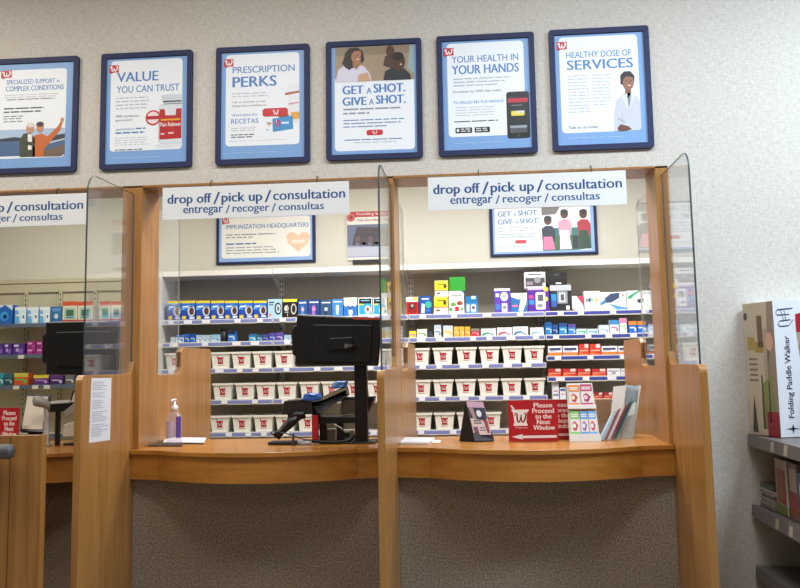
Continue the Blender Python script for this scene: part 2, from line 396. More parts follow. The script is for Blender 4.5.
def posters():
    zz = 3.2055
    # 1
    r, p, A = poster_base(-2.857, 3.2056, .005, 'framed poster of a couple by the sea, leftmost in the wall row', (.10, .10, .865, .87))
    t = T = A
    A.r(.10, .62, .865, .72, '#a9bfdc', 2); A.p([(.10, .72), (.10, .70), (.3, .685), (.5, .705), (.865, .67), (.865, .72)], '#2b3644', 3)
    A.r(.10, .72, .865, .85, '#45628c', 2); A.p([(.45, .86), (.865, .76), (.865, .84), (.83, .865)], '#6d5a4c', 3); A.p([(.62, .75), (.865, .71), (.865, .72), (.62, .765)], '#c7ccd4', 4)
    A.p([(.37, .86), (.36, .72), (.40, .66), (.47, .65), (.53, .70), (.54, .86)], '#39402e', 5); A.p([(.45, .66), (.50, .67), (.50, .80), (.46, .80)], '#e6e2da', 6)
    A.p([(.51, .86), (.52, .68), (.60, .66), (.67, .69), (.79, .60), (.82, .55), (.84, .56), (.81, .64), (.68, .76), (.64, .80), (.63, .86)], '#c4601d', 5)
    A.c(.475, .615, .045, .042, '#c58a64', 6); A.c(.48, .585, .043, .022, '#d8d4cc', 7); A.c(.585, .61, .04, .042, '#c08058', 6); A.c(.585, .582, .042, .022, '#3a261a', 7); A.c(.83, .55, .02, .02, '#c58a64', 6)
    A.p([(.40, .72), (.53, .74), (.53, .77), (.40, .75)], '#2c3324', 7)
    T.flag(.125, .10, .245, .175); T.t('SPECIALIZED SUPPORT', .19, .185, .735, .225, BL, 2); T.t('for', .755, .195, .79, .222, BL, 2); T.t('COMPLEX CONDITIONS', .185, .24, .835, .285, BL, 2, .015)
    T.bars(.17, .80, [.315, .335], GR, .007); T.bars(.2, .78, [.355], DK, .007); T.bars(.17, .66, [.43, .46], DK, .012); T.bars(.17, .40, [.50, .52, .545], '#6b7585', .008)
    finish(r, p, t)
    # 2
    r, p, A = poster_base(-2.0923, 3.2058, 0, 'framed poster with red pill bottle, second from left in the wall row')
    t = T = A
    A.rr(.665, .375, .885, .44, .015, '#cdd4dc', 2); A.r(.665, .405, .885, .408, '#b9c2cc', 3); A.r(.685, .43, .885, .47, '#c2cad3', 2)
    A.rr(.632, .455, .885, .80, .05, '#c8d0d9', 2, (1, 0, 0, 1)); A.rr(.642, .46, .885, .79, .045, '#d6dce4', 2.5, (1, 0, 0, 1)); A.r(.61, .80, .885, .83, '#dadfe6', 2); A.p([(.645, .50), (.70, .50), (.71, .555), (.82, .555), (.825, .50), (.885, .50), (.885, .755), (.645, .76)], '#b3161f', 3)
    A.r(.66, .585, .87, .60, '#e0a020', 4); A.c(.575, .57, .083, .066, '#c8232b', 4); A.c(.575, .57, .066, .052, '#e9d8d8', 5); A.r(.50, .555, .65, .585, '#b3161f', 6); A.r(.74, .70, .80, .715, '#e8c0c0', 4); A.r(.66, .705, .70, .72, '#e8c0c0', 4)
    T.flag(.085, .10, .19, .175); T.t('VALUE', .175, .165, .625, .25, BL, 2, .02); T.t('YOU CAN TRUST', .17, .285, .855, .345, BL, 2, .008)
    T.t('Pain Reliever', .655, .615, .88, .65, '#f4e8e8', 5); T.t('100% satisfaction', .165, .535, .42, .555, DK, 2, .01); T.t('guaranteed', .165, .57, .345, .592, DK, 2, .01)
    T.t('AHORROS', .165, .65, .37, .668, BL, 2, .01); T.bars(.385, .50, [.65], BL, .012); T.bars(.165, .52, [.682], BL, .013)
    T.bars(.165, .54, [.385, .415, .445, .475], '#a6aebb', .009); T.bars(.165, .53, [.73, .75, .77, .79], GR, .006); T.bars(.165, .48, [.83], DK, .009); T.bars(.165, .68, [.90], '#a9c4ea', .005)
    finish(r, p, t)
    # 3
    r, p, A = poster_base(-1.3268, 3.2066, .004, 'framed poster with pill bottle and blue card, third in the wall row')
    t = T = A
    A.p([(.755, .40), (.78, .345), (.885, .335), (.885, .40)], '#e6e6ea', 2); A.p([(.74, .41), (.89, .395), (.89, .412), (.74, .43)], '#b05a3c', 3); A.r(.775, .43, .885, .66, '#e4e2e8', 2); A.p([(.775, .50), (.885, .49), (.885, .50), (.775, .512)], '#d088a0', 3)
    A.rr(.50, .535, .77, .605, .03, '#c61f2c', 4); A.script(.61, .55, .67, .59, '#ffffff', 5); A.r(.80, .575, .89, .635, '#e2a33a', 3); A.c(.72, .60, .06, .02, '#7a4a2a', 3)
    A.p([(.605, .625), (.82, .605), (.825, .715), (.61, .735)], '#3c8fc9', 5); A.c(.66, .665, .033, .03, '#b8305c', 6); A.c(.66, .672, .014, .013, '#3c8fc9', 7); A.r(.645, .635, .652, .68, '#e8d8e4', 7); A.r(.70, .655, .78, .672, '#cfe6f6', 6)
    for q in range(6): A.c(.58+random.uniform(-.03, .02), .68+random.uniform(-.03, .04), .008, .007, ['#e2c03a', '#5aa84a', '#c83a3a'][q % 3], 4)
    T.flag(.085, .10, .185, .175); T.t('PRESCRIPTION', .178, .168, .84, .225, BL, 2, .012); T.t('PERKS', .18, .255, .645, .345, BL, 2, .03)
    T.bars(.175, .56, [.395, .42], GR, .009); T.t('Talk to us today or visit', .17, .465, .53, .483, DK, 2, .012); T.t('Walgreens.com/Balance', .17, .497, .54, .515, DK, 2, .012)
    T.t('VENTAJAS EN', .165, .575, .44, .597, BL, 2); T.t('RECETAS', .165, .615, .455, .655, BL, 2, .008); T.bars(.165, .44, [.69, .71], GR, .008); T.bars(.165, .42, [.745, .765], DK, .009); T.bars(.14, .85, [.80], '#b9c0ca', .004); T.bars(.165, .7, [.90], '#a9c4ea', .005)
    finish(r, p, t)
    # 4
    r, p, A = poster_base(-.6112, 3.2069, .006, 'framed poster with a photo of a woman and two children, fourth in the wall row', (.09, .30, .92, .925))
    t = T = A
    A.r(.10, .05, .92, .345, '#a08a72', 2); A.r(.10, .05, .92, .12, '#8c7963', 3)
    A.p([(.10, .345), (.13, .24), (.20, .20), (.30, .19), (.40, .22), (.46, .28), (.48, .345)], '#d3cfe0', 4)
    A.p([(.18, .20), (.20, .10), (.25, .06), (.33, .055), (.39, .09), (.40, .15), (.37, .175), (.33, .21), (.24, .245)], '#17110f', 5)
    A.p([(.285, .17), (.345, .17), (.36, .205), (.32, .245), (.28, .21)], '#9c6848', 5.5); A.c(.322, .132, .056, .068, '#a8714f', 6); A.p([(.20, .12), (.25, .06), (.33, .055), (.38, .085), (.30, .085), (.265, .12), (.265, .18), (.21, .23), (.17, .19)], '#17110f', 6.5); A.p([(.375, .09), (.405, .16), (.37, .20), (.365, .14)], '#17110f', 6.5); A.c(.335, .157, .014, .006, '#e8d4c8', 7); A.p([(.32, .135), (.328, .125), (.332, .145)], '#96624a', 7); A.c(.335, .125, .006, .005, '#20140f', 7); A.c(.30, .127, .006, .005, '#20140f', 7); A.p([(.33, .345), (.34, .29), (.44, .27), (.47, .345)], '#c79b7c', 6)
    A.p([(.60, .22), (.62, .14), (.73, .12), (.74, .26)], '#4a3331', 4); A.c(.675, .10, .045, .05, '#4b2d20', 5)
    A.p([(.60, .345), (.62, .27), (.70, .235), (.82, .25), (.88, .30), (.89, .345)], '#23262e', 6); A.c(.765, .19, .065, .075, '#4d2e20', 7); A.c(.755, .145, .06, .035, '#1b1210', 8); A.c(.785, .215, .013, .006, '#d8c4b8', 8)
    A.p([(.88, .05), (.92, .06), (.92, .30), (.85, .25)], '#8fa8a8', 4)
    T.t('GET', .175, .378, .39, .45, BL, 2, .035); T.t('A', .425, .40, .475, .45, BL, 2, .02); T.t('SHOT.', .50, .372, .825, .445, BL, 2, .035)
    T.t('GIVE', .175, .475, .42, .545, BL, 2, .035); T.t('A', .45, .495, .50, .545, BL, 2, .02); T.t('SHOT.', .525, .468, .825, .54, BL, 2, .035)
    T.bars(.18, .84, [.57], '#8a93a2', .014); T.bars(.18, .48, [.605], '#8a93a2', .014); T.bars(.18, .84, [.665, .692], '#6b88b4', .009); T.bars(.18, .66, [.72], '#6b88b4', .009)
    A.rr(.42, .755, .59, .80, .02, '#c62334', 3); T.script(.48, .765, .53, .79, '#ffffff', 5); T.bars(.19, .83, [.83], '#5f7fae', .008); T.bars(.28, .74, [.855], GR, .007)
    finish(r, p, t)
    # 5
    r, p, A = poster_base(.0958, 3.2071, .001, 'framed poster with a black phone at its corner, second from right in the wall row')
    t = T = A
    A.rr(.70, .49, .93, .875, .03, '#131518', 4); A.r(.715, .53, .915, .83, '#1d2024', 5); A.r(.715, .545, .915, .58, '#c0283a', 6); A.r(.74, .635, .89, .70, '#2b2d30', 6); A.rr(.745, .65, .88, .69, .012, '#e6d34a', 7); A.r(.79, .65, .88, .668, '#d6d6d6', 8); A.r(.73, .77, .90, .79, '#9aa0a8', 6); A.r(.73, .79, .90, .83, '#50545a', 6); A.r(.75, .60, .86, .606, '#8a8a8a', 6); A.c(.815, .853, .015, .012, '#33373c', 6)
    A.rr(.175, .77, .345, .815, .01, '#15171a', 3); A.rr(.37, .77, .525, .815, .01, '#15171a', 3); A.c(.20, .792, .014, .014, '#e8e8e8', 4); T.bars(.23, .33, [.778, .795], '#c9c9c9', .010, 4); T.bars(.385, .51, [.778, .795], '#c9c9c9', .010, 4)
    T.flag(.07, .10, .175, .175); T.t('YOUR HEALTH IN', .155, .172, .835, .228, BL, 2, .008); T.t('YOUR HANDS', .155, .25, .835, .325, BL, 2, .02)
    T.bars(.165, .74, [.36, .388], '#a8b1be', .009); T.bars(.165, .62, [.416], '#a8b1be', .009); T.t('Download our FREE App today!', .16, .462, .65, .484, DK, 2, .01); T.t('TU SALUD EN TUS MANOS', .16, .55, .67, .572, BL, 2)
    T.bars(.18, .60, [.60, .622, .644, .666], GR, .006); T.bars(.165, .64, [.715], DK, .009); T.bars(.17, .7, [.895], '#a9c4ea', .005)
    finish(r, p, t)
    # 6
    r, p, A = poster_base(.7972, 3.2101, .001, 'framed poster with a person in a white coat, rightmost in the wall row', (.10, .065, .885, .855))
    t = T = A
    A.p([(.615, .855), (.625, .70), (.65, .60), (.72, .555), (.80, .55), (.86, .58), (.885, .63), (.885, .84), (.85, .855)], '#c6c9d4', 3)
    A.p([(.73, .555), (.785, .545), (.80, .57), (.775, .66)], '#7f88a6', 4); A.p([(.76, .55), (.70, .575), (.765, .70)], '#d8dae2', 5); A.p([(.80, .55), (.83, .575), (.775, .70)], '#d8dae2', 5)
    A.p([(.745, .50), (.80, .50), (.80, .55), (.765, .59), (.74, .55)], '#8a5a44', 4); A.c(.775, .455, .058, .07, '#96644c', 6); A.p([(.70, .47), (.70, .40), (.74, .37), (.80, .37), (.84, .41), (.835, .46), (.82, .42), (.76, .41), (.725, .44), (.72, .48)], '#231a1a', 7)
    A.c(.785, .487, .014, .006, '#e4cfc6', 7); A.p([(.775, .475), (.785, .455), (.79, .475)], '#855641', 7); A.c(.76, .45, .006, .005, '#20140f', 7); A.c(.80, .45, .006, .005, '#20140f', 7)
    A.p([(.65, .83), (.68, .80), (.76, .82), (.79, .845), (.72, .855), (.66, .855)], '#6d4030', 6); A.r(.70, .70, .705, .80, '#aeb2c0', 4); A.p([(.66, .74), (.73, .78), (.73, .79), (.655, .76)], '#adb1bf', 5)
    T.flag(.075, .10, .18, .175); T.t('HEALTHY DOSE OF', .17, .188, .82, .24, BL, 2, .008); T.t('SERVICES', .175, .258, .83, .338, BL, 2, .025)
    for k in range(12): T.bars(.175, .39, [.385+k*.027], '#a9b4c8', .007)
    for k in range(10): T.bars(.42, .60, [.385+k*.027], '#a9b4c8', .007)
    T.t('Talk to us today', .165, .80, .46, .83, DK, 2, .01); T.bars(.17, .75, [.895], '#a9c4ea', .005)
    finish(r, p, t)
posters()

# ------------------------------------------------------------------ posters on the pharmacy's back wall
def landscape(px0, px1, pyt, pyb, label, fn):
    Y = 2.9
    a = at(px0, pyb, Y); b = at(px1, pyb-2.5, Y); z1 = at((px0+px1)/2, pyt, Y).z; z0 = (a.z+b.z)/2
    w = b.x-a.x; h = z1-z0
    root = empty('framed_poster', ((a.x+b.x)/2, Y, z0)); tag(root, label, 'poster')
    MB().box(a.x, b.x, Y-.03, Y, z0, z1, 'navy_frame').build('frame', root, bevel=.006)
    p = MB(); A = Art(p, a.x, b.x, z0, z1, Y-.0302); A.r(.03, .04, .97, .95, '#8fb4e6', .2)
    fn(A, A); p.build('print', root)
def immun(A, T):
    A.rr(.055, .07, .95, .88, .03, '#f0efe9', 1); A.p([(.83, .86-.07), (.73, .62), (.71, .48), (.74, .40), (.79, .40), (.83, .47), (.87, .40), (.92, .40), (.95, .48), (.93, .62)], '#ecc9ab', 2); A.r(.76, .54, .90, .62, '#f4e2d2', 3)
    T.flag(.06, .05, .13, .2); T.t('IMMUNIZATION HEADQUARTERS', .10, .205, .935, .31, '#4c7fb8', 2, .01)
    T.bars(.10, .62, [.40], '#7f8894', .02); T.bars(.10, .38, [.455], '#7f8894', .02); T.bars(.10, .42, [.58], '#4c7fb8', .03); T.bars(.10, .64, [.66, .715, .77], '#9aa2ac', .02)
def shot(A, T):
    A.r(.05, .04, .49, .91, '#f2f3f6', 1)
    A.r(.49, .04, .94, .91, '#e8ebf0', 1); A.p([(.49, .04), (.66, .04), (.62, .18), (.49, .2)], '#77736e', 2); A.r(.49, .46, .94, .62, '#1f7a74', 2); A.p([(.49, .62), (.94, .62), (.94, .88), (.80, .91), (.49, .91)], '#3f6b4a', 1.5)
    for (u, v, body, sk) in [(.545, .31, '#2b3348', '#e77fa6'), (.70, .19, '#d7a0b8', '#e9ecf2'), (.875, .20, '#b3283c', '#2d4a3a')]:
        A.p([(u-.055, v+.42), (u-.06, v+.16), (u-.02, v+.10), (u+.04, v+.11), (u+.065, v+.2), (u+.06, v+.42)], body, 3)
        A.p([(u-.045, v+.32), (u+.035, v+.32), (u+.06, .89), (u-.05, .89)], sk, 4)
        A.c(u, v, .036, .085, '#5a3524', 5); A.c(u, v-.045, .036, .055, '#1f1614', 6)
    A.r(.77, .62, .82, .88, '#24323a', 3)
    T.t('GET', .08, .095, .205, .20, '#4a86c8', 2, .03); T.t('A', .23, .13, .255, .20, '#4a86c8', 2); T.t('SHOT.', .27, .085, .46, .19, '#4a86c8', 2, .03)
    T.t('GIVE', .08, .255, .215, .36, '#4a86c8', 2, .03); T.t('A', .245, .285, .27, .355, '#4a86c8', 2); T.t('SHOT.', .285, .25, .465, .35, '#4a86c8', 2, .03)
    T.bars(.08, .46, [.42], '#a8b2c0', .02); T.bars(.08, .34, [.48], '#a8b2c0', .02); T.bars(.08, .46, [.55, .60], '#8fb0d8', .02)
    A.rr(.235, .68, .34, .75, .01, '#cc3344', 3); T.bars(.08, .46, [.80], '#8fa8cc', .018); T.bars(.14, .40, [.845], '#b6bfcc', .015)
landscape(217, 316, 214, 265, 'framed immunization poster with a peach heart, on the back wall above the shelves', immun)
landscape(490.5, 598, 206, 257, 'framed poster with three children in a photo, on the back wall above the shelves', shot)
def camera_notice():
    Y = 2.9; a = at(348, 264, Y); b = at(396, 262, Y); z1 = at(360, 212, Y).z
    root = empty('safety_poster', ((a.x+b.x)/2, Y, a.z)); tag(root, 'red headed safety notice with a dark photo, on the back wall beside the centre divider', 'poster')
    MB().box(a.x, b.x, Y-.02, Y+.003, a.z+.033, z1, plain('#e2dfd6')).build('board', root)
    p = MB(); A = Art(p, a.x, b.x, a.z+.035, z1, Y-.0202); A.r(.06, 0, 1, .115, '#b1202c', 1); A.c(.08, .12, .09, .085, '#c8524e', 2); A.c(.08, .12, .04, .04, '#8e1c26', 3)
    A.r(0, .27, 1, .95, '#8e97b4', 1); A.p([(.0, .27), (1, .27), (1, .74), (0, .70)], '#5d6784', 2); A.p([(.14, .52), (.2, .32), (.98, .36), (.98, .74), (.10, .70)], '#3a2f36', 3)
    for q in range(6): A.c(.22+q*.13, .58+(q % 2)*.05, .055, .07, ['#5b4a50', '#463a44'][q % 2], 4); A.r(.17+q*.13, .64, .25+q*.13, .71, '#6b6478', 4)
    A.r(0, .74, 1, .93, '#b5bacb', 3); p.build('print', root)
    t = MB(); T = Art(t, a.x, b.x, a.z+.035, z1, Y-.0202); T.t('Providing Safety and', .2, .02, .98, .095, '#f2dada', 2, .01); T.t('Video Recording in Progress', .2, .15, .99, .22, '#8e2a30', 2, .01); t.build('lettering', root)
    MB().box(a.x+.05, b.x-.02, Y-.03, Y, a.z-.0, a.z+.034, 'black_plastic').build('ledge', root)
camera_notice()

# ------------------------------------------------------------------ shelving
YF, YB = 2.20, 2.56
S1, S2, R1, R2, R3 = 1.965, 1.765, 1.53, 1.257, .976
Q3, Q4, Q5 = 1.586, 1.409, 1.217
def bay(x0, x1, levels, label, strip):
    root = empty('shelving_bay', ((x0+x1)/2, YB, 0)); tag(root, label, 'shelving', 'white shelving bays behind the counters')
    MB().box(x0, x1, YB-.01, YB+.03, .1, 2.37, 'shelf_back').build('back_panel', root)
    MB().box(x0, x1, YF+.02, YB-.01, 0, .13, 'shelf_enamel').build('base', root)
    for x in (x0+.012, x1-.012):
        u = MB().box(x-.011, x+.011, YB-.025, YB-.01, .1, 2.36, 'shelf_enamel')
        for k in range(44): u.box(x-.0035, x+.0035, YB-.0256, YB-.025, .2+k*.049, .225+k*.049, '#2c2a28')
        u.build('upright', root)
    MB().box(x0+.002, x1-.002, YF-.01, YB, 2.355, 2.40, 'shelf_enamel').prism([(YB-.02, 2.25), (YB-.02, 2.355), (YF+.04, 2.355)], x1-.03, x1-.024, 'shelf_enamel', 'x').build('canopy', root, bevel=.004)
    if x0 < -2: MB().box(x0-.03, x0, YF-.01, YB+.03, 0, 2.40, 'shelf_enamel').build('end_panel', root)
    for z in levels:
        s = MB().box(x0+.003, x1-.003, YF, YB-.01, z-.024, z, 'shelf_enamel').box(x0+.003, x1-.003, YF-.006, YF, z-.042, z+.002, 'shelf_enamel')
        for x in (x0+.03, x1-.03): s.prism([(YB-.01, z-.11), (YB-.01, z-.024), (YF+.06, z-.024)], x-.002, x+.002, 'shelf_enamel', 'x')
        s = s.build('shelf', root)
        MB().box(x0+.01, x1-.01, YF-.008, YF-.006, z-.032, z-.006, plain(strip)).build('price_strip', s)
        x = x0+.06+random.random()*.05
        while x < x1-.10:
            w = random.choice((.05, .055, .075)); c = random.choice(('#e9eaf0', '#f0efe6', '#eceef4'))
            MB().box(x, x+w, YF-.0095, YF-.008, z-.036, z-.003, plain(c)).build('price_tag', s)
            x += w+random.choice((.09, .12, .15, .22))
low = (.70, .42)
bay(-2.80, -1.795, (S1, S2, R1, R2, R3)+low, 'white shelving bay with blue kit boxes on top, left of the cash register screen', '#7d88be')
bay(-1.795, -.595, (S1, S2, R1, R2, R3)+low, 'white shelving bay mostly hidden by the cash register', '#7d88be')
bay(-.595, .575, (S1, S2, R1, R2, R3)+low, 'white shelving bay with yellow boxes and rows of bins, right of centre divider', '#7b84bf')
bay(.575, 1.79, (S1, S2, Q3, Q4, Q5, 1.02)+low, 'white shelving bay with red medicine boxes, no bins, behind the brochures', '#404a9c')

# storage bins with the red mortar logo (one mesh set, copied)
def bin_proto():
    h = .142
    def ring(w, d0, d1, z): return [(-w, d0, z), (w, d0, z), (w, d1, z), (-w, d1, z)]
    r = [ring(.070, .012, .25, 0), ring(.082, 0, .26, h-.018), ring(.090, -.006, .266, h-.018), ring(.091, -.007, .267, h), ring(.083, .002, .258, h), ring(.068, .016, .245, .006)]
    root = empty('storage_bin', (0, 0, 0))
    MB().tube_rings(r, 'bin_plastic').build('body', root, (0, 0, 0))
    p = MB(); k = .012/(h-.018)
    def tf(q): return Vector((q.x, q.y+.012-k*q.z, q.z))
    A = Art(p, -.036, .036, .02, .115, -.0008, .0006, tf)
    A.mortar(.05, .02, .95, .80, '#ad1626', '#efdcdc', 0, .8, .10); A.t('Walgreens', .10, .86, .90, .99, '#b3404a', 0, .01)
    p.build('logo', root, (0, 0, 0))
    return root
def copy_tree(o, parent=None):
    c = o.copy(); COL.objects.link(c); c.parent = parent
    for ch in list(o.children): copy_tree(ch, c)
    return c
ORD = ['first', 'second', 'third', 'fourth', 'fifth', 'sixth', 'seventh', 'eighth', 'ninth', 'tenth']
bins = [
 (R1, 'top', 'behind the register', [-2.687, -2.272, -2.084, -1.892, -1.70, -.885]),
 (R2, 'middle', 'behind the register', [-2.252, -2.05, -1.864, -1.676, -1.475, -1.28, -1.087, -.884]),
 (R3, 'bottom', 'behind the register', [-2.275, -2.078, -1.884, -1.69, -1.495]),
 (R1, 'top', 'in the right window', [-.69, -.508, -.305, -.103, .095, .287, .474]),
 (R2, 'middle', 'in the right window', [-.502, -.309, -.115, .079, .274, .472]),
 (R3, 'bottom', 'in the right window', [-.499, -.306, -.11, .09])]
proto = bin_proto(); used = False
for z, row, where, xs in bins:
    for i, x in enumerate(xs):
        o = copy_tree(proto) if used else proto; used = True
        o.location = (x, YF+.008, z+.0025); o.rotation_euler = (0, 0, random.uniform(-.04, .04))
        tag(o, f'white logo bin, {ORD[i]} from left in the {row} bin row {where}', 'bin', 'white logo bins on the shelves')

# ------------------------------------------------------------------ boxes on the shelves
def product(name, px0, px1, pyt, z, label, cat, group, col, art, yf=YF+.012, dep=.12, z1=None, side=None, rot=0):
    pyb = 320
    a = at(px0, pyt, yf); b = at(px1, pyt, yf)
    zt = z1 if z1 else (a.z+b.z)/2
    x0, x1 = a.x+.001, b.x-.001
    mb = MB().box(x0, x1, yf, yf+dep, z, zt, col)
    A = Art(mb, x0, x1, z, zt, yf, .0006); art(A)
    o = mb.build(name, org=((x0+x1)/2, yf+dep/2, z))
    if rot: o.rotation_euler = (0, 0, rot)
    return tag(o, label, cat, group), zt
def kit(A):   # blue kit box
    A.r(0, 0, 1, .13, '#e8d832', 1); A.p([(0, .13), (1, .13), (1, .35), (.45, .55), (0, .5)], '#2f6fd0', 1); A.p([(0, .35), (.5, .22), (1, .3), (.5, .36), (0, .5)], '#6fb0f0', 2)
    A.c(.72, .55, .26, .28, '#d8dfe8', 2); A.c(.74, .56, .17, .2, '#5a3a34', 3); A.r(.06, .8, .34, .97, '#ecd23a', 2); A.r(.1, .28, .5, .34, '#ffffff', 3); A.r(.6, .85, .95, .95, '#e9ecf2', 2)
g = 'boxes on the top shelf'
xs = [(167.8, 181), (181.3, 195.4), (196, 210.4), (211, 224.4), (224.8, 238.2), (238.7, 252.9), (253.5, 266.8)]
for i, (a, b) in enumerate(xs):
    product('meter_box', a, b, 300.7, S1+.003, f'blue meter box with yellow top edge, {ORD[i]} from left on the top shelf', 'box', g, '#1d4cae', kit)
def ring_art(ink, pale):
    def f(A): A.c(.72, .52, .25, .33, ink, 1); A.c(.74, .52, .17, .24, pale, 2); A.c(.74, .52, .09, .13, '#6a7078', 3); A.r(.08, .15, .45, .21, ink, 1); A.r(.08, .28, .4, .33, ink, 1); A.c(.15, .85, .1, .1, '#e08a7a', 2)
    return f
product('meter_box', 267.8, 282, 299, S1+.003, 'pale blue meter box with a black ring, right of the seven blue ones', 'box', g, '#a9cfe2', ring_art('#23262c', '#cfe0ea'))
def blk(A): A.r(0, 0, 1, .16, '#dfe04a', 1); A.c(.25, .5, .16, .16, '#d8d4cc', 1); A.c(.75, .55, .2, .3, '#c8c6c0', 1); A.c(.76, .55, .13, .22, '#2a2422', 2); A.r(.12, .7, .4, .74, '#b8b4ac', 1); A.r(.3, .3, .34, .95, '#b8b4ac', 1)
product('meter_box', 282.8, 297.2, 299, S1+.003, 'black meter box with yellow top edge, at left above the register screen', 'box', g, '#1c1614', blk)
def strip_art(mid, dot):
    def f(A): A.r(.12, .12, .9, .2, '#dfe8f4', 1); A.r(.35, .35, .6, .9, mid, 1); A.c(.5, .55, .16, .12, dot, 2)
    return f
for (a, b, yt, col, mid, dot, lb) in [
  (297.9, 307.4, 300, '#27579c', '#5f8fd4', '#e2b0c0', 'narrow blue strips box with a pink spot, above the register screen'),
  (308, 319.6, 299.5, '#27448a', '#b070c0', '#e08ac0', 'dark blue strips box with magenta stripe, above the register screen'),
  (320.2, 331.6, 300, '#2f5482', '#30343c', '#c9d2da', 'slate blue strips box with a grey disc, above the register screen'),
  (332, 343, 299, '#3f86cc', '#cfe4f4', '#f0f4f8', 'bright blue strips box with a white bottle picture, above the register screen')]:
    product('strips_box', a, b, yt, S1+.003, lb, 'box', g, col, strip_art(mid, dot))
def scal(A): A.p([(0, 0), (1, 0), (1, .4), (.85, .5), (.65, .42), (.5, .5), (.35, .42), (.15, .5), (0, .4)], '#f2efdf', 1); A.c(.5, .8, .16, .2, '#dfe8f0', 2); A.c(.5, .6, .1, .08, '#4a5a6a', 3); A.r(.2, .15, .8, .2, '#c8b878', 2)
product('strips_box', 343.6, 357.2, 297.5, S1+.003, 'blue strips box with scalloped cream top, above the register screen', 'box', g, '#2a72c8', scal)
def cy(A): A.r(.06, .06, .94, .34, '#14181c', 1); A.r(.06, .34, .94, .94, '#2fa6d8', 1); A.c(.68, .68, .22, .24, '#d9d2cc', 2); A.c(.68, .66, .1, .12, '#9a5a4a', 3); A.r(.2, .14, .8, .2, '#7fc4dc', 2); A.r(.06, .34, .4, .42, '#d8dc4a', 2)
product('meter_box', 358, 372.2, 297.5, S1+.003, 'white edged cyan and black meter box, left of its twin above the register screen', 'box', g, '#e4e8ea', cy)
product('meter_box', 373, 385.5, 297.5, S1+.003, 'white edged cyan and black meter box, right of its twin above the register screen', 'box', g, '#e4e8ea', cy)
def low_art(c2, c3):
    def f(A): A.r(0, .0, 1, .34, c2, 1); A.r(.12, .5, .75, .62, c3, 1); A.c(.8, .72, .12, .16, c3, 2)
    return f
g2 = 'small boxes on the second shelf'
tb = [(170.5, 175.3, 337, '#dfe6ee', '#cfd8e4', '#7f94b8', 'tiny white carton at the left end of the second shelf'),
 (176, 183.8, 335, '#d4e0ee', '#3a72c0', '#2f62b0', 'blue topped white carton, second item from left on the second shelf'),
 (184.3, 189.6, 334, '#2456a8', '#2f68c4', '#a8c8ec', 'royal blue carton, left of a pair at left of the second shelf'),
 (190, 195.6, 334, '#2a5cb4', '#1f4c9c', '#a8c8ec', 'royal blue carton, right of a pair at left of the second shelf'),
 (196.2, 200.8, 335, '#cfdde8', '#a8c4da', '#6f8cac', 'slim pale carton, first of three at left of the second shelf'),
 (201.2, 205.8, 335, '#d3e0ea', '#a8c4da', '#6f8cac', 'slim pale carton, second of three at left of the second shelf'),
 (206.2, 210.4, 335, '#cadae6', '#a8c4da', '#6f8cac', 'slim pale carton, third of three at left of the second shelf'),
 (211, 219.8, 334.5, '#b8d6ea', '#8fbcdc', '#4f84b4', 'wide light blue carton beside the black bottle on the second shelf'),
 (248.8, 256, 334, '#3f98c8', '#2a6ca8', '#d0e4f0', 'sky blue carton, first right of the gap on the second shelf'),
 (256.8, 262.2, 335, '#2f7fa0', '#28607c', '#b4d8e0', 'teal carton, second right of the gap on the second shelf'),
 (262.6, 268.6, 334.5, '#3a3f84', '#4a4aa0', '#a0a0d8', 'indigo carton, third right of the gap on the second shelf'),
 (269, 275.6, 333, '#3f58a8', '#5a4aa4', '#b8b0e0', 'blue violet carton, fourth right of the gap on the second shelf'),
 (276, 283.2, 332.5, '#5a4c9c', '#6a50a8', '#c8b8e8', 'purple carton, fifth right of the gap on the second shelf'),
 (284, 289.6, 335, '#c4dcea', '#9cc0d8', '#5f8cb0', 'pale blue carton beside the register screen on the second shelf')]
for (a, b, yt, c1, c2, c3, lb) in tb:
    product('medicine_carton', a, b, yt, S2+.003, lb, 'box', g2, c1, low_art(c2, c3), dep=.08)
def bottle(px0, px1, pyt, z, label, col, cap, group):
    a = at(px0, pyt, YF+.05); b = at(px1, pyt, YF+.05); r = (b.x-a.x)/2; cx = (a.x+b.x)/2; h = a.z-z
    o = empty('supplement_bottle', (cx, YF+.05, z)); tag(o, label, 'bottle', group)
    MB().lathe([(r*.9, z), (r, z+.01), (r, z+h*.62), (r*.62, z+h*.74), (r*.6, z+h*.78)], cx, YF+.05, col, 14).build('body', o, smooth=True)
    MB().lathe([(r*.72, z+h*.78), (r*.72, z+h*.98), (r*.66, z+h)], cx, YF+.05, cap, 14).build('cap', o)
bottle(220.4, 227.2, 328.5, S2+.003, 'black bottle on the second shelf of the left bay', '#1a1a1e', '#0f0f12', g2)
product('medicine_carton', 228, 235.4, 330.5, S2+.003, 'taller blue carton with dark lid, right of the black bottle', 'box', g2, '#2f74c0', low_art('#182848', '#c4dcf0'), dep=.08)

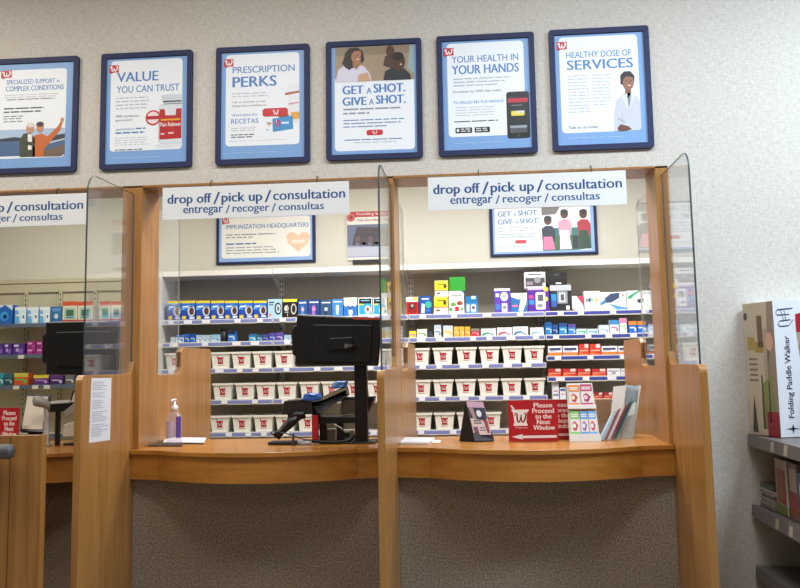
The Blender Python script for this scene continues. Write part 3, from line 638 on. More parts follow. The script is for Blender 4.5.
# top shelf, right window
def redm(A): A.r(0, 0, 1, .28, '#e8e2d4', 1); A.rr(.12, .3, .9, .92, .15, '#8f1a1c', 1); A.c(.5, .55, .2, .16, '#3a3434', 2); A.c(.5, .5, .1, .08, '#b8b4b0', 3); A.r(.6, .02, .95, .2, '#e8c93a', 2)
product('meter_box', 406, 418.2, 297, S1+.003, 'red and white meter box, first on the top shelf of the right window', 'box', g, '#c8262a', redm)
def blum(A): A.c(.75, .48, .28, .2, '#38b0a0', 1); A.p([(.15, .95), (.2, .4), (.45, .45), (.42, .95)], '#dfe8f0', 2); A.r(.2, .12, .8, .2, '#cfe0f4', 1); A.r(.5, .75, .9, .85, '#3a78d0', 1)
product('meter_box', 419, 431.4, 296, S1+.003, 'deep blue meter box with a white meter, beside the yellow stack', 'box', g, '#1d4ea4', blum)
def yel(A): A.r(0, .62, 1, 1, '#ece6d4', 1); A.r(0, .6, 1, .64, '#c8342c', 2); A.r(.25, .2, .8, .26, '#6a5a2a', 1); A.c(.78, .36, .12, .14, '#4a4436', 2); A.r(.15, .75, .4, .86, '#7a5a3a', 2); A.r(.0, .0, 1, .06, '#f4ec8a', 1)
o, zt = product('test_kit_box', 433.8, 447.8, 296.5, S1+.003, 'yellow and cream box, lower of the stacked pair on the top shelf', 'box', g, '#ecd82c', yel)
product('test_kit_box', 434.4, 447.9, 280.6, zt+.001, 'yellow and cream box, upper of the stacked pair on the top shelf', 'box', g, '#ecd82c', yel)
def wht(A): A.r(.15, .18, .85, .24, '#8aa88a', 1); A.r(.2, .3, .8, .34, '#b8c4b8', 1); A.c(.72, .55, .2, .1, '#9a4a3a', 1); A.c(.3, .6, .18, .09, '#6aa04a', 1); A.r(.4, .7, .66, .9, '#c8283a', 2); A.c(.12, .82, .1, .08, '#4a9a4a', 1); A.c(.86, .8, .1, .06, '#5a9a4a', 1); A.p([(.8, 0), (1, 0), (1, .12)], '#4a7ab8', 1)
o, zt = product('test_kit_box', 448.4, 463.8, 291, S1+.003, 'white box with fruit picture, right of the yellow stack', 'box', g, '#eef0ea', wht)
product('test_kit_box', 449, 465, 277, zt+.001, 'plain green box standing on the white fruit box', 'box', g, '#2f9a34', lambda A: A.r(0, 0, .06, 1, '#258a2a', 1))
product('meter_box', 465.3, 477.4, 296, S1+.003, 'blue box with grey device picture, right of the white fruit box', 'box', g, '#1f74b4', lambda A: (A.r(.5, 0, .85, .18, '#e4ecf4', 1), A.r(0, .42, 1, 1, '#4a90c4', 1), A.rr(.45, .5, .85, .95, .12, '#dfe4ea', 2), A.c(.65, .68, .12, .1, '#4a5058', 3), A.r(.08, .5, .3, .9, '#e8eef4', 2)))
product('monitor_box', 494, 510, 288.5, S1+.003, 'purple and white wrist monitor box on the top shelf', 'box', g, '#5f3fae', lambda A: (A.r(0, 0, 1, .1, '#ecebf4', 1), A.c(.62, .34, .24, .2, '#e4e4ec', 1), A.c(.62, .34, .1, .08, '#a8acb8', 2), A.r(.45, .62, .8, .98, '#d8d4e0', 1), A.c(.62, .8, .1, .08, '#8a8a94', 2), A.r(.05, .64, .35, .9, '#4a78c8', 1), A.r(.08, .2, .3, .36, '#d8d0ec', 1)))
product('monitor_box', 510.6, 527, 293, S1+.003, 'blue and white thermometer box beside the purple wrist monitor box', 'box', g, '#e9edf2', lambda A: (A.p([(0, .2), (.5, .35), (.95, .15), (1, 1), (0, 1)], '#2f6fb0', 1), A.p([(.45, .95), (.6, .35), (.8, .12), (.97, .2), (.9, .6), (.7, 1)], '#eef2f6', 2), A.c(.78, .4, .1, .14, '#b4c4d4', 3), A.r(.08, .62, .4, .74, '#e07a9a', 3), A.r(0, 0, 1, .1, '#f4f6f8', 3)))
o, za = product('monitor_box', 527.5, 549, 288, S1+.003, 'purple blood pressure monitor box with yellow corner spot', 'box', g, '#57269a', lambda A: (A.r(0, 0, .75, .08, '#c8b0e0', 1), A.c(.85, .06, .11, .1, '#ecdc3a', 3), A.rr(.36, .18, .82, .92, .08, '#e8e8ee', 1), A.r(.46, .28, .72, .56, '#5a6068', 2), A.c(.56, .75, .14, .07, '#8a8e98', 2), A.c(.85, .48, .09, .1, '#e8dc6a', 3), A.r(.04, .3, .26, .44, '#c84a8a', 1), A.r(.04, .5, .3, .7, '#3a8ac8', 1)))
o, zb = product('monitor_box', 549.4, 571, 285, S1+.003, 'grey topped black blood pressure monitor box, right of the purple one', 'box', g, '#22262c', lambda A: (A.r(0, 0, 1, .22, '#b4b8bc', 1), A.r(.34, .24, .82, .72, '#8a9098', 1), A.r(.42, .3, .72, .66, '#c8ccce', 2), A.r(.5, .36, .66, .6, '#50565c', 3), A.r(.06, .34, .3, .6, '#2a8ac4', 1), A.r(.06, .6, .3, .84, '#3a5aa8', 1), A.r(.74, .8, .9, .96, '#e4e6e8', 2)))
product('monitor_box', 524, 545.2, 272, za+.001, 'white and grey monitor box stacked on the purple one', 'box', g, '#dcdcdc', lambda A: (A.r(.05, .36, .97, .9, '#4a464c', 1), A.c(.62, .5, .16, .2, '#8a8890', 2), A.r(.1, .6, .4, .8, '#8f8490', 2), A.r(.86, .7, .96, .92, '#f0f0f0', 3), A.r(.2, .12, .8, .2, '#5a5a5e', 1)))
product('monitor_box', 546, 566.6, 272.5, zb+.001, 'small black monitor box stacked on the grey topped one', 'box', g, '#17171a', lambda A: (A.r(.35, .08, .65, .3, '#3a3a3e', 1), A.r(.45, .8, .72, .92, '#c8c8c8', 1), A.r(.1, .45, .9, .5, '#2c2c30', 1)))
product('test_kit_box', 571.8, 583.2, 296, S1+.003, 'small white box with a red corner, left of the HIV test box', 'box', g, '#eceaea', lambda A: (A.p([(.4, 0), (1, 0), (1, .65)], '#c43a5a', 1), A.p([(0, .85), (.25, 1), (0, 1)], '#c43a4a', 1), A.r(.1, .45, .5, .52, '#b8b0b4', 1)))
def hiv(A):
    A.r(.08, .08, .16, .16, '#e07a8a', 1)
    for k, (c, col, w) in enumerate([('H', '#2a3a4a', .17), ('I', '#2a6aa8', .05), ('V', '#5aa43a', .17), ('-', '#d8c83a', .07), ('1', '#d8b83a', .08)]):
        u = [.12, .32, .40, .60, .71][k]; A.t(c, u, .36 if c != '-' else .45, u+w, .58 if c != '-' else .49, col, 2, .07)
    A.r(.12, .72, .85, .78, '#c8ccd0', 1)
product('test_kit_box', 584, 600, 291, S1+.003, 'white HIV test box with coloured letters on the top shelf', 'box', g, '#f0f1f2', hiv)
product('nebulizer_box', 600.4, 626, 292, S1+.003, 'wide white box with dark blue device, right of the HIV test box', 'box', g, '#eef2f5', lambda A: (A.p([(.15, .35), (.4, .08), (.75, .05), (.72, .35), (.4, .6), (.2, .6)], '#3a4a6a', 1), A.p([(0, .6), (.15, .4), (.2, .6), (0, .75)], '#3a84c8', 2), A.p([(.3, .65), (1, .9), (1, 1), (.6, 1)], '#5a9ac8', 1), A.c(.88, .18, .05, .06, '#e07a8a', 2), A.r(.62, .5, .9, .55, '#8a96a8', 1)), rot=0)
product('nebulizer_box', 626.6, 651, 290.5, S1+.003, 'wide white box with green swoosh, at the right end of the top shelf', 'box', g, '#eff3f2', lambda A: (A.p([(0, .4), (.1, .25), (.5, .0), (.62, .0), (.3, .25), (.15, .45)], '#2fa868', 1), A.c(.55, .55, .16, .12, '#7f8a94', 2), A.p([(.42, .5), (.7, .42), (.7, .5), (.5, .7)], '#3a444c', 3), A.p([(0, .85), (.6, .75), (1, .95), (1, 1), (0, 1)], '#cfe4e4', 1)))

# second shelf, right window
tb = [(409, 416.2, 331, '#e6c860', '#e8d83a', '#d080a0', 'little yellow carton at the left of the second shelf, right window'),
 (416.8, 427, 329, '#e4eae0', '#d8e4d4', '#7aae5a', 'white and green carton beside the little yellow one'),
 (427.6, 433, 331.5, '#2a3444', '#38485c', '#586878', 'small dark carton beside the white and green one'),
 (434, 441, 325, '#dfe8f0', '#b8cce0', '#5f88b8', 'tall white and blue carton on the second shelf, right window'),
 (443, 452.8, 325.6, '#d8d6c4', '#c8d4e0', '#e0c860', 'pale yellow grey carton left of the three orange ones'),
 (453.6, 459, 326.5, '#e0a63a', '#e8b84a', '#f4e0a0', 'orange carton, left of the three on the second shelf'),
 (459.2, 464.4, 326.5, '#e2a838', '#e8b84a', '#f4e0a0', 'orange carton, middle of the three on the second shelf'),
 (464.8, 470.2, 326.5, '#dc9c30', '#e4b040', '#f4e0a0', 'orange carton, right of the three on the second shelf'),
 (471, 479.6, 328.5, '#c8344a', '#8a8478', '#e0a0a0', 'grey and red carton right of the three orange ones')]
for (a, b, yt, c1, c2, c3, lb) in tb: product('medicine_carton', a, b, yt, S2+.003, lb, 'box', g2, c1, low_art(c2, c3), dep=.08)
def swoosh(c):
    return lambda A: (A.c(.35, .95, .4, .45, c, 1), A.c(.38, 1.0, .3, .34, '#e9eef2', 2) if 0 else A.p([(.1, .9), (.3, .7), (.6, .65), (.95, .9), (.6, .78), (.3, .82)], '#ffffff', 2), A.r(.1, .15, .8, .3, '#b8c0c8', 1))
for (a, b, yt, c, lb) in [(480.8, 496, 328.5, '#3a9a6a', 'white carton with a green swoosh on the second shelf'), (497, 512, 327.5, '#b84a5a', 'white carton with a red swoosh on the second shelf'), (512.6, 528, 326.5, '#4a7ab0', 'white carton with a blue swoosh on the second shelf'), (530, 543.6, 327.5, '#8ab4d0', 'white carton with a pale blue swoosh on the second shelf')]:
    product('medicine_carton', a, b, yt, S2+.003, lb, 'box', g2, '#e9eef0', lambda A, c=c: (A.p([(.02, .95), (.15, .6), (.5, .5), (.95, .95)], c, 1), A.p([(.2, .95), (.3, .78), (.55, .72), (.8, .95)], '#e9eef0', 2), A.r(.1, .15, .85, .28, '#c4ccd2', 1)), dep=.08)
tb = [(545, 551.8, 322, '#2a7ac4', '#1f5a9c', '#a8d0ec', 'blue carton, first on the second shelf of the right bay'),
 (552.2, 557.8, 324.5, '#1f3f7c', '#28508c', '#88a8d0', 'navy carton, second on the second shelf of the right bay'),
 (558.8, 567, 323, '#2f8ac0', '#244f8c', '#b8dcf0', 'blue carton, third on the second shelf of the right bay'),
 (568, 575.6, 324, '#3a84cc', '#5a4a9c', '#b8d4f0', 'blue carton with purple top on the second shelf of the right bay'),
 (576.2, 586.6, 328.8, '#b8dcd8', '#cfe6e4', '#3a9a8a', 'low teal carton, left of a pair on the second shelf'),
 (587.2, 598, 328.8, '#c0dfe2', '#cfe6e4', '#3a9a9a', 'low teal carton, right of a pair on the second shelf'),
 (598.8, 609, 325, '#e4ecf2', '#cfdfec', '#8ab0d0', 'white and pale blue carton right of the low teal pair'),
 (609.4, 618.6, 320, '#dfeaf2', '#3f8cc4', '#c080a0', 'tall white carton with blue top on the second shelf'),
 (619.2, 626.6, 318, '#e8eeea', '#d88ab0', '#b8d8b0', 'tall white carton with pink top on the second shelf'),
 (628.2, 636.6, 321, '#2a6cd0', '#e08a3a', '#dfe8f4', 'blue carton with orange lid, left one on the second shelf'),
 (637.2, 646, 321, '#2a6cd0', '#e08a3a', '#dfe8f4', 'blue carton with orange lid, right one on the second shelf'),
 (648, 656.6, 324.5, '#e6e9ee', '#d0d8e4', '#c88a9a', 'white carton behind the glass at the second shelf right end')]
for (a, b, yt, c1, c2, c3, lb) in tb: product('medicine_carton', a, b, yt, S2+.003, lb, 'box', g2, c1, low_art(c2, c3), dep=.08)
def orange_band(A): A.r(0, .68, 1, 1, '#e0803a', 1); A.r(.08, .2, .9, .46, '#3f4a74', 1); A.r(.1, .52, .6, .58, '#9aa4b8', 1)
def redbox(A): A.r(.55, .02, .92, .36, '#ecdcd6', 1); A.r(.06, .55, .9, .66, '#f0b49a', 1); A.p([(0, 1), (0, .7), (.5, .85), (1, 1)], '#e8703a', 1)
def whitebox(A): A.r(.1, .3, .85, .42, '#4a5a88', 1); A.c(.5, .65, .16, .14, '#b88aa0', 1); A.r(.1, .8, .6, .86, '#a8b0c0', 1)
g3 = 'medicine boxes in the right bay'
for i, (a, b) in enumerate([(548, 562), (562.8, 578), (601.4, 617.2), (618, 630)]):
    product('medicine_carton', a, b, 346, Q3+.003, f'white carton with orange base, {ORD[i]} from left of its kind on the third shelf', 'box', g3, '#eceef2', orange_band, dep=.1)
for i, (a, b) in enumerate([(578.8, 589), (589.6, 600.8)]):
    product('medicine_carton', a, b, 344, Q3+.003, f'taller orange red carton, {["left", "right"][i]} of the pair on the third shelf', 'box', g3, '#d8402e', redbox, dep=.1)
for i, (a, b) in enumerate([(548, 561.6), (562.4, 576.6), (577.4, 591), (591.8, 606.4)]):
    product('medicine_carton', a, b, 368.8, Q4+.003, f'red carton, {ORD[i]} from left on the fourth shelf of the right bay', 'box', g3, '#c8362e', redbox, dep=.1)
for i, (a, b) in enumerate([(607, 620.4), (621, 630)]):
    product('medicine_carton', a, b, 368.5, Q4+.003, f'white carton, {["left", "right"][i]} of the two on the fourth shelf beside the red ones', 'box', g3, '#e6e8ec', whitebox, dep=.1)
product('medicine_carton', 552, 558.6, 382, Q5+.003, 'tall narrow white carton below the red ones, left of the brochure rack', 'box', g3, '#e0e2ea', lambda A: (A.r(.1, .1, .9, .3, '#b8bcd0', 1), A.r(.2, .5, .8, .56, '#c05a6a', 1), A.r(.1, .7, .9, .8, '#6a7ab0', 1)), dep=.1)
product('medicine_carton', 559.6, 565.8, 387.5, Q5+.003, 'shorter narrow white carton touching the brochure rack', 'box', g3, '#e2e4ea', lambda A: (A.r(.1, .1, .9, .3, '#4a5a9c', 1), A.r(.2, .55, .8, .62, '#c05a6a', 1)), dep=.1)
for i, (a, b) in enumerate([(594, 603), (603.6, 613)]):
    product('medicine_carton', a, b, 392.5, Q5+.003, f'dark red carton seen between rack and brochures, {["left", "right"][i]} one', 'box', g3, '#a8242c', redbox, dep=.1)

# ------------------------------------------------------------------ left window: slotted wall shelving
YL = 2.60
def left_shelving():
    root = empty('slotted_shelving', (-4.2, 2.85, 0)); tag(root, 'beige slotted shelving seen through the leftmost window', 'shelving')
    xa, xb = -5.6, -3.03
    MB().box(xa, xb, 2.86, 2.9, .1, 2.42, 'beige_enamel').build('back_panel', root)
    z0 = at(60, 292, 2.84).z; z1 = at(60, 283.5, 2.84).z
    MB().box(xa, xb, 2.835, 2.86, z0, z1, 'beige_enamel').box(xa, xb, 2.84, 2.86, 2.40, 2.44, 'beige_enamel').build('rail', root, bevel=.003)
    for px in (-7, 27, 61.5, 96):
        x = at(px, 300, 2.85).x
        u = MB().box(x-.016, x+.016, 2.828, 2.86, .15, 2.36, 'beige_enamel')
        for k in range(44): u.box(x-.005, x+.005, 2.8272, 2.828, .2+k*.048, .226+k*.048, '#4a463a')
        u.build('upright', root)
    zs = [at(60, y, YL).z for y in (322.8, 353.8, 384.5)]
    for z in zs+[.95, .6]:
        s = MB().box(xa, xb, YL, 2.83, z-.02, z, 'beige_enamel').box(xa, xb, YL-.005, YL, z-.034, z+.002, plain('#5a6478')).build('shelf', root)
        for px in (17, 47.5, 36, 97, 105) if z == zs[2] else ((21, 47) if z == zs[1] else ((100, 112) if z == zs[0] else ())):
            x = at(px, 370, YL).x; MB().box(x-.03, x+.03, YL-.0065, YL-.005, z-.038, z-.004, plain('#d6d4c6')).build('price_tag', s)
    return zs
ZL = left_shelving()
g4 = 'packages in the leftmost window'
def lp(a, b, yt, k, lb, col, art, **kw): return product(kw.pop('name', 'medicine_carton'), a, b, yt, kw.pop('z', ZL[k]+.003), lb, 'box', g4, col, art, yf=YL+.012, dep=.1, **kw)
lp(-2, 12.8, 305, 0, 'bright blue carton with white curve at the left photo edge', '#1f62b8', lambda A: (A.p([(0, .2), (.5, 0), (1, .3), (1, .0), (0, 0)], '#cfe0f0', 1), A.c(.45, .6, .3, .25, '#3a9ae0', 1), A.c(.5, .62, .14, .12, '#0f2a5a', 2)))
def tri(A): A.r(0, 0, 1, .2, '#dfe8ee', 1); A.p([(.3, .2), (1, .2), (1, 1), (.45, 1)], '#cfe4f0', 1); A.r(.62, .4, .9, .9, '#eef4f6', 2); A.r(.7, .5, .84, .7, '#3a5a8a', 3); A.r(.08, .45, .45, .55, '#e8f0f4', 2)
for i, (a, b) in enumerate([(15, 26.6), (27.4, 38.8), (39.6, 50.4)]):
    lp(a, b, 307, 0, f'light blue carton, {["left", "middle", "right"][i]} of three in the leftmost window', '#6aaede', tri)
lp(51, 62, 306.5, 0, 'darker blue carton right of the three light blue ones, leftmost window', '#2f6aa4', lambda A: (A.r(.1, .1, .9, .3, '#5a90c4', 1), A.c(.5, .6, .2, .16, '#bcd4e6', 1)))
def redtop(A): A.r(0, 0, 1, .2, '#c8502e', 1); A.r(.12, .3, .88, .85, '#9ac0a8', 1); A.r(.25, .4, .75, .7, '#3f6a58', 2); A.r(0, .88, 1, 1, '#b8402a', 1); A.r(.25, .74, .75, .8, '#3a7ab0', 2)
for i, (a, b) in enumerate([(62.8, 77.6), (78, 93), (99.8, 110.8), (111.4, 122)]):
    lp(a, b, 301.5, 0, f'red topped clear pack, {ORD[i]} from left in the leftmost window', '#d8cdbd', redtop)
def pur(A): A.r(.1, .1, .5, .3, '#d8c8ec', 1); A.r(.5, .5, .9, .9, '#8a5ac0', 1); A.c(.4, .6, .16, .16, '#c8a8e0', 1)
for i, (a, b) in enumerate([(-4, 3.6), (4.2, 12), (13, 24.4)]):
    lp(a, b, 343.5, 1, f'purple carton, {ORD[i]} from left on the middle shelf of the leftmost window', '#4f2f88', pur)
for i, (a, b) in enumerate([(27, 35.6), (36.4, 45)]):
    zm = ZL[1]+.003+.052
    lp(a, b, 348, 1, f'magenta carton, lower {["left", "right"][i]} of four stacked in the leftmost window', '#a8328a', lambda A: (A.r(.1, .2, .6, .45, '#e8b0d8', 1), A.r(.6, .5, .95, .9, '#6a2470', 1)), z1=zm)
    lp(a, b, 341, 1, f'magenta carton, upper {["left", "right"][i]} of four stacked in the leftmost window', '#8a2a74', lambda A: (A.r(.1, .2, .6, .45, '#e0a0cc', 1), A.r(.6, .5, .95, .9, '#b84a98', 1)), z=zm+.001)
for (a, b, yt, c1, c2, c3, lb) in [(-3, 3.8, 373.5, '#2f8a9a', '#3aa0b0', '#c8e4e4', 'teal carton at the left photo edge, lowest shelf of leftmost window'), (4.2, 13.2, 374, '#24505c', '#2f6470', '#90b4b4', 'dark teal carton on the lowest shelf of the leftmost window'),
  (14, 28.4, 373, '#d0542e', '#c8c04a', '#4fc04a', 'orange carton with a green spot in the leftmost window'), (33.6, 49, 375, '#5a2f78', '#d8c83a', '#b890d0', 'purple carton with yellow top in the leftmost window'), (50.2, 63.4, 375, '#43245f', '#5a347c', '#d0bce0', 'dark purple carton with a pale oval in the leftmost window'), (65, 74.6, 374.5, '#5a5a5c', '#6a6a6c', '#d0d0c8', 'grey carton at the right of the lowest shelf, leftmost window'), (75.4, 80, 376, '#2a3a78', '#344890', '#a0b0d8', 'narrow navy carton behind the left divider edge, leftmost window')]:
    lp(a, b, yt, 2, lb, c1, low_art(c2, c3))

# ------------------------------------------------------------------ things on the left counter
def W(px, py, Y): return at(px, py, Y)
def slab(poly, Y, dep, mat, mb=None):
    """a solid of the given outline, its front face at Y and its thickness going back"""
    mb = mb or MB(); f = [at(x, y, Y) for x, y in poly]; return mb.loft(f, [p+Vector((0, dep, 0)) for p in f], mat)
def left_counter_things():
    Y = .25
    # screen seen from behind at far left window
    zc = CTR+.001
    root = empty('register_screen', (at(84, 440, .35).x, .35, zc)); tag(root, 'black register screen seen from behind in the leftmost window', 'monitor')
    q = [(45.5, 322), (117.5, 320), (116, 376), (46, 374.5)]
    slab(q, .33, .05, 'black_plastic').build('housing', root, bevel=.008)
    slab([(42, 336), (46.5, 333), (46.5, 364), (42, 362)], .335, .04, 'black_plastic').build('card_reader', root, bevel=.005)
    slab([(56, 332), (108, 331), (108, 367), (56, 366)], .315, .015, 'black_plastic').build('back_cover', root, bevel=.004)
    x = at(84, 400, .36).x
    MB().box(x-.03, x+.03, .36, .40, zc, at(70, 360, .36).z, 'black_plastic').build('stand', root, bevel=.004)
    MB().box(x-.11, x+.11, .30, .5, zc, zc+.014, 'black_plastic').build('base', root, bevel=.004)
    # red sign
    a = at(-14, 434, .2); b = at(18.5, 434, .2); z1 = at(5, 408, .2).z
    red_sign(a.x, b.x, .2, z1-CTR, 'red please proceed sign on the leftmost counter, cut by the photo edge')
    # signature pad, phone handset, tray, printer
    r = empty('signature_pad', (at(33, 436, .3).x, .3, zc)); tag(r, 'tilted white pad in a black frame on the leftmost counter', 'pad')
    f = [at(26.5, 394, .42), at(50, 394.5, .42), at(44, 432, .26), at(20, 431, .26)]
    MB().loft(f, [p+Vector((0, .02, -.012)) for p in f], 'black_plastic').build('frame', r)
    c = [quad(f, u, v)+Vector((0, -.004, .003)) for u, v in ((.07, .07), (.93, .07), (.93, .95), (.07, .95))]
    MB().loft(c, [p+Vector((0, .004, -.002)) for p in c], plain('#b9ab9a')).build('pad', r)
    x = at(34, 436, .36).x; MB().box(x-.07, x+.07, .30, .44, zc, zc+.06, 'black_plastic').prism([(.33, zc+.05), (.41, zc+.05), (.41, at(36, 400, .42).z-.02), (.39, at(36, 400, .42).z-.02)], x-.03, x+.03, 'black_plastic', 'x').build('foot', r)
    r = empty('barcode_scanner', (at(44, 436, .22).x, .22, zc)); tag(r, 'grey barcode scanner with round head, beside the tilted white pad', 'scanner')
    h = at(41, 402, .22); MB().tube([h+Vector((-.035, -.03, .01)), h+Vector((-.03, -.025, .01)), h, h+Vector((.03, .02, -.02)), h+Vector((.04, .03, -.06))], [.026, .032, .036, .028, .02], plain('#8d8880'), 14).build('head', r, smooth=True)
    e = at(46, 438, .25); MB().tube([h+Vector((.03, .02, -.03)), h+Vector((.03, .03, -.1)), (e.x, .25, zc+.02), (e.x, .25, zc)], [.02, .018, .02, .045], plain('#a39d94'), 12).build('handle', r, smooth=True)
    r = empty('receipt_printer', (at(64, 437, .3).x, .25, zc)); tag(r, 'grey printer with black tray and angled arm on the leftmost counter', 'printer')
    p = [at(64, 424, .2), at(76.5, 421, .2), at(78, 437, .2), at(62, 437, .2)]
    MB().loft(p, [q+Vector((0, .14, 0)) for q in p], plain('#b8b2a8')).build('body', r, bevel=.006)
    slab([(48.5, 404), (70, 402.5), (70, 411), (49, 412.5)], .24, .12, 'black_plastic').build('tray', r, bevel=.004)
    slab([(49, 401.5), (69, 400.5), (69.5, 403), (49, 404)], .27, .1, plain('#cfcac0')).build('paper', r)
    slab([(63, 412), (79, 399), (79.5, 410), (66, 417)], .22, .03, plain('#8a857c')).build('arm', r, bevel=.003)
    x = at(59, 425, .3).x; MB().box(x-.012, x+.012, .27, .30, zc, at(59, 411, .27).z, 'black_plastic').build('post', r)
    slab([(68.5, 405), (73, 390.5), (80, 390), (80, 398), (75, 405)], .30, .02, 'black_plastic').build('screen_frame', r)
    slab([(70.5, 404), (74, 392.5), (80, 392), (80, 398), (75, 404)], .297, .003, plain('#bfb9ae')).build('screen', r)
def red_sign(x0, x1, y, h, label):
    z0 = CTR+.001; root = empty('counter_sign', ((x0+x1)/2, y, z0)); tag(root, label, 'sign', 'red please proceed signs')
    z1 = z0+h
    MB().box(x0, x1, y, y+.006, z0, z1, plain('#ab1420')).box(x0+.02, x1-.02, y+.006, y+.07, z0, z0+.006, plain('#ab1420')).build('board', root)
    t = MB(); A = Art(t, x0, x1, z0, z1, y, .0006)
    lg = MB(); Art(lg, x0, x1, z0, z1, y, .0006).mortar(.06, .12, .42, .62, '#eadfdc', '#7a141c', 1); lg.build('logo', root); nm = MB(); Art(nm, x0, x1, z0, z1, y, .0006).t('Walgreens', .13, .64, .38, .70, '#e0b8b4', 1, 0); nm.build('shop_name', root)
    for k, (s, u0, u1) in enumerate([('Please', .52, .89), ('Proceed', .49, .92), ('to the', .545, .87), ('Next', .575, .84), ('Window', .50, .93)]):
        A.t(s, u0, .07+k*.135, u1, .07+k*.135+.115, '#f0dcd8', 1, .03)
    ar = MB(); Art(ar, x0, x1, z0, z1, y, .0006).p([(.06, .885), (.28, .82), (.265, .86), (.96, .855), (.96, .915), (.27, .92), (.285, .955)], '#eadcda', 1); ar.build('arrow', root)
    t.build('lettering', root)
left_counter_things()

# ------------------------------------------------------------------ things on the register counter
def register():
    zc = CTR+.001; Y = .25
    xp = at(361.5, 443, Y).x
    root = empty('cash_register', (xp, Y, zc)); tag(root, 'black cash register on a pole, screen back towards the customer', 'cash register')
    MB().box(xp-.042, xp+.038, Y, Y+.07, zc, at(361, 347, Y).z, 'black_plastic').build('pole', root, bevel=.006)
    MB().box(xp-.16, xp+.09, Y-.06, Y+.16, zc, zc+.010, 'black_plastic').build('base', root, bevel=.003)
    q = [(296.5, 314), (381.8, 318), (378, 366), (294.5, 365.5)]
    hs = slab(q, Y-.06, .055, 'black_plastic').build('screen_housing', root, bevel=.012)
    slab([(313, 324.5), (372, 325), (370, 362), (312.5, 361.5)], Y-.075, .015, 'black_plastic').build('back_cover', hs, bevel=.004)
    slab([(353, 316.6), (381, 317.8), (380.6, 319.8), (353, 319.4)], Y-.0615, .0015, plain('#b8402e')).build('sticker', hs)
    slab([(294, 326), (297, 325), (296, 357), (292, 354), (291.5, 330)], Y-.055, .04, 'black_plastic').build('card_reader', hs, bevel=.006)
    slab([(329, 338), (352, 337), (352, 348), (329, 350)], Y-.095, .02, 'black_plastic').build('mount_plate', hs, bevel=.004)
    b = at(346, 346, Y-.09); MB().tube([b, b+Vector((.03, .0, -.005)), (xp-.01, Y-.05, b.z-.01), (xp, Y+.02, b.z-.01)], .022, 'black_plastic').build('mount_arm', root)
    bk = at(346, 346, Y-.112); kn = MB().tube([bk, bk+Vector((0, .02, 0))], .014, plain('#8a8a8c', .3, .8)).build('knob', root)
    # keyboard shelf, tray and signature plate
    slab([(284, 401), (311, 398.5), (313, 414), (281.5, 415)], Y-.02, .22, plain('#1d1512')).build('keyboard_tray', root, bevel=.004)
    f = [at(345.5, 386, Y+.08), at(347.5, 395.5, Y+.02), at(318, 414, Y-.06), at(310.5, 402, Y+.02)]
    MB().loft(f, [p+Vector((0, .1, .0)) for p in f], 'black_plastic').build('slanted_plate', root, bevel=.004)
    slab([(320, 397.5), (344, 388), (345.5, 390), (322, 400.5)], Y+.0, .05, plain('#7d7566')).build('keypad', root)
    slab([(341, 397.5), (374.5, 396.5), (368, 412.5), (341, 414)], Y+.09, .12, plain('#211a17')).build('side_shelf', root, bevel=.004)
    slab([(342, 400), (356, 399.5), (356, 413), (340, 413)], Y+.085, .004, plain('#6d6258')).build('label_panel', root)
    slab([(313, 417), (358, 416.5), (358, 423), (313, 424)], Y+.01, .16, 'black_plastic').build('cross_shelf', root, bevel=.004)
    for px in (323.5, 340.5):
        slab([(px-4, 423), (px+3, 423), (px+3, 442), (px-4, 442.5)], Y+.05, .03, 'black_plastic').build('support', root)
    slab([(311, 402), (320, 402), (320, 418), (312, 418)], Y+.02, .1, 'black_plastic').build('bracket', root)
    pts = [at(312, 441, Y-.03), at(330, 442.5, Y-.05), at(343, 442, Y-.05), at(352, 438, Y-.02), at(357, 434, Y+.02)]
    MB().tube([(p.x, p.y, max(p.z, zc+.012)) for p in smooth_path([tuple(p) for p in pts]) for p in [Vector(p)]], .011, 'black_plastic').build('lower_bar', root, smooth=True)
    slab([(311.5, 415.5), (317.5, 415), (318, 442.5), (312, 443)], Y-.03, .04, plain('#a3141c')).build('red_end_panel', root, bevel=.003)
    pts = smooth_path([tuple(at(334, 424, Y)), tuple(at(341, 428, Y-.02)), tuple(at(346, 432, Y-.01)), tuple(at(350, 431, Y+.01))])
    MB().tube(pts, .004, plain('#b8aea0'), 6).build('cable', root)
    slab([(355, 418), (367.5, 418), (367.5, 443), (355, 443)], Y-.004, .003, 'black_plastic').build('pole_sleeve', root)
    # blue cloths
    for nm, poly, Yc, lb in [('a', [(302, 400), (304, 394.5), (309, 392.8), (314, 393.5), (319, 393), (320.5, 397), (319, 400), (310, 401.5)], Y-.03, 'flat blue cloth lying on the keyboard tray of the register'), ('b', [(331, 388), (333, 383), (337, 381), (342, 381.5), (347, 380.5), (347, 384), (345, 387), (336, 389)], Y+.05, 'crumpled pale blue cloth on the slanted top of the register')]:
        mb = MB(); c = [at(x, y, Yc) for x, y in poly]; ctr = sum(c, Vector())/len(c)
        mid = [p.lerp(ctr, .35)+Vector((random.uniform(-.006, .006), -.012+random.uniform(-.006, .006), random.uniform(-.003, .003))) for p in c]
        n = len(c); bk = [p+Vector((0, .05, 0)) for p in c]
        mb.add(mid+c+bk, [tuple(range(n))]+[(k, (k+1) % n, n+(k+1) % n, n+k) for k in range(n)]+[(n+k, n+(k+1) % n, 2*n+(k+1) % n, 2*n+k) for k in range(n)]+[tuple(range(2*n, 3*n))], plain('#2a5cb0' if nm == 'a' else '#5a8fd6'))
        tag(mb.build('blue_cloth', org=ctr), lb, 'cloth')
    # scanner on stand
    Ys = .2
    r = empty('handheld_scanner', (at(283, 441, Ys).x, Ys, zc)); tag(r, 'black handheld scanner leaning on its stand left of the register', 'scanner')
    p0, p1 = at(297, 416, Ys+.04), at(276, 437, Ys)
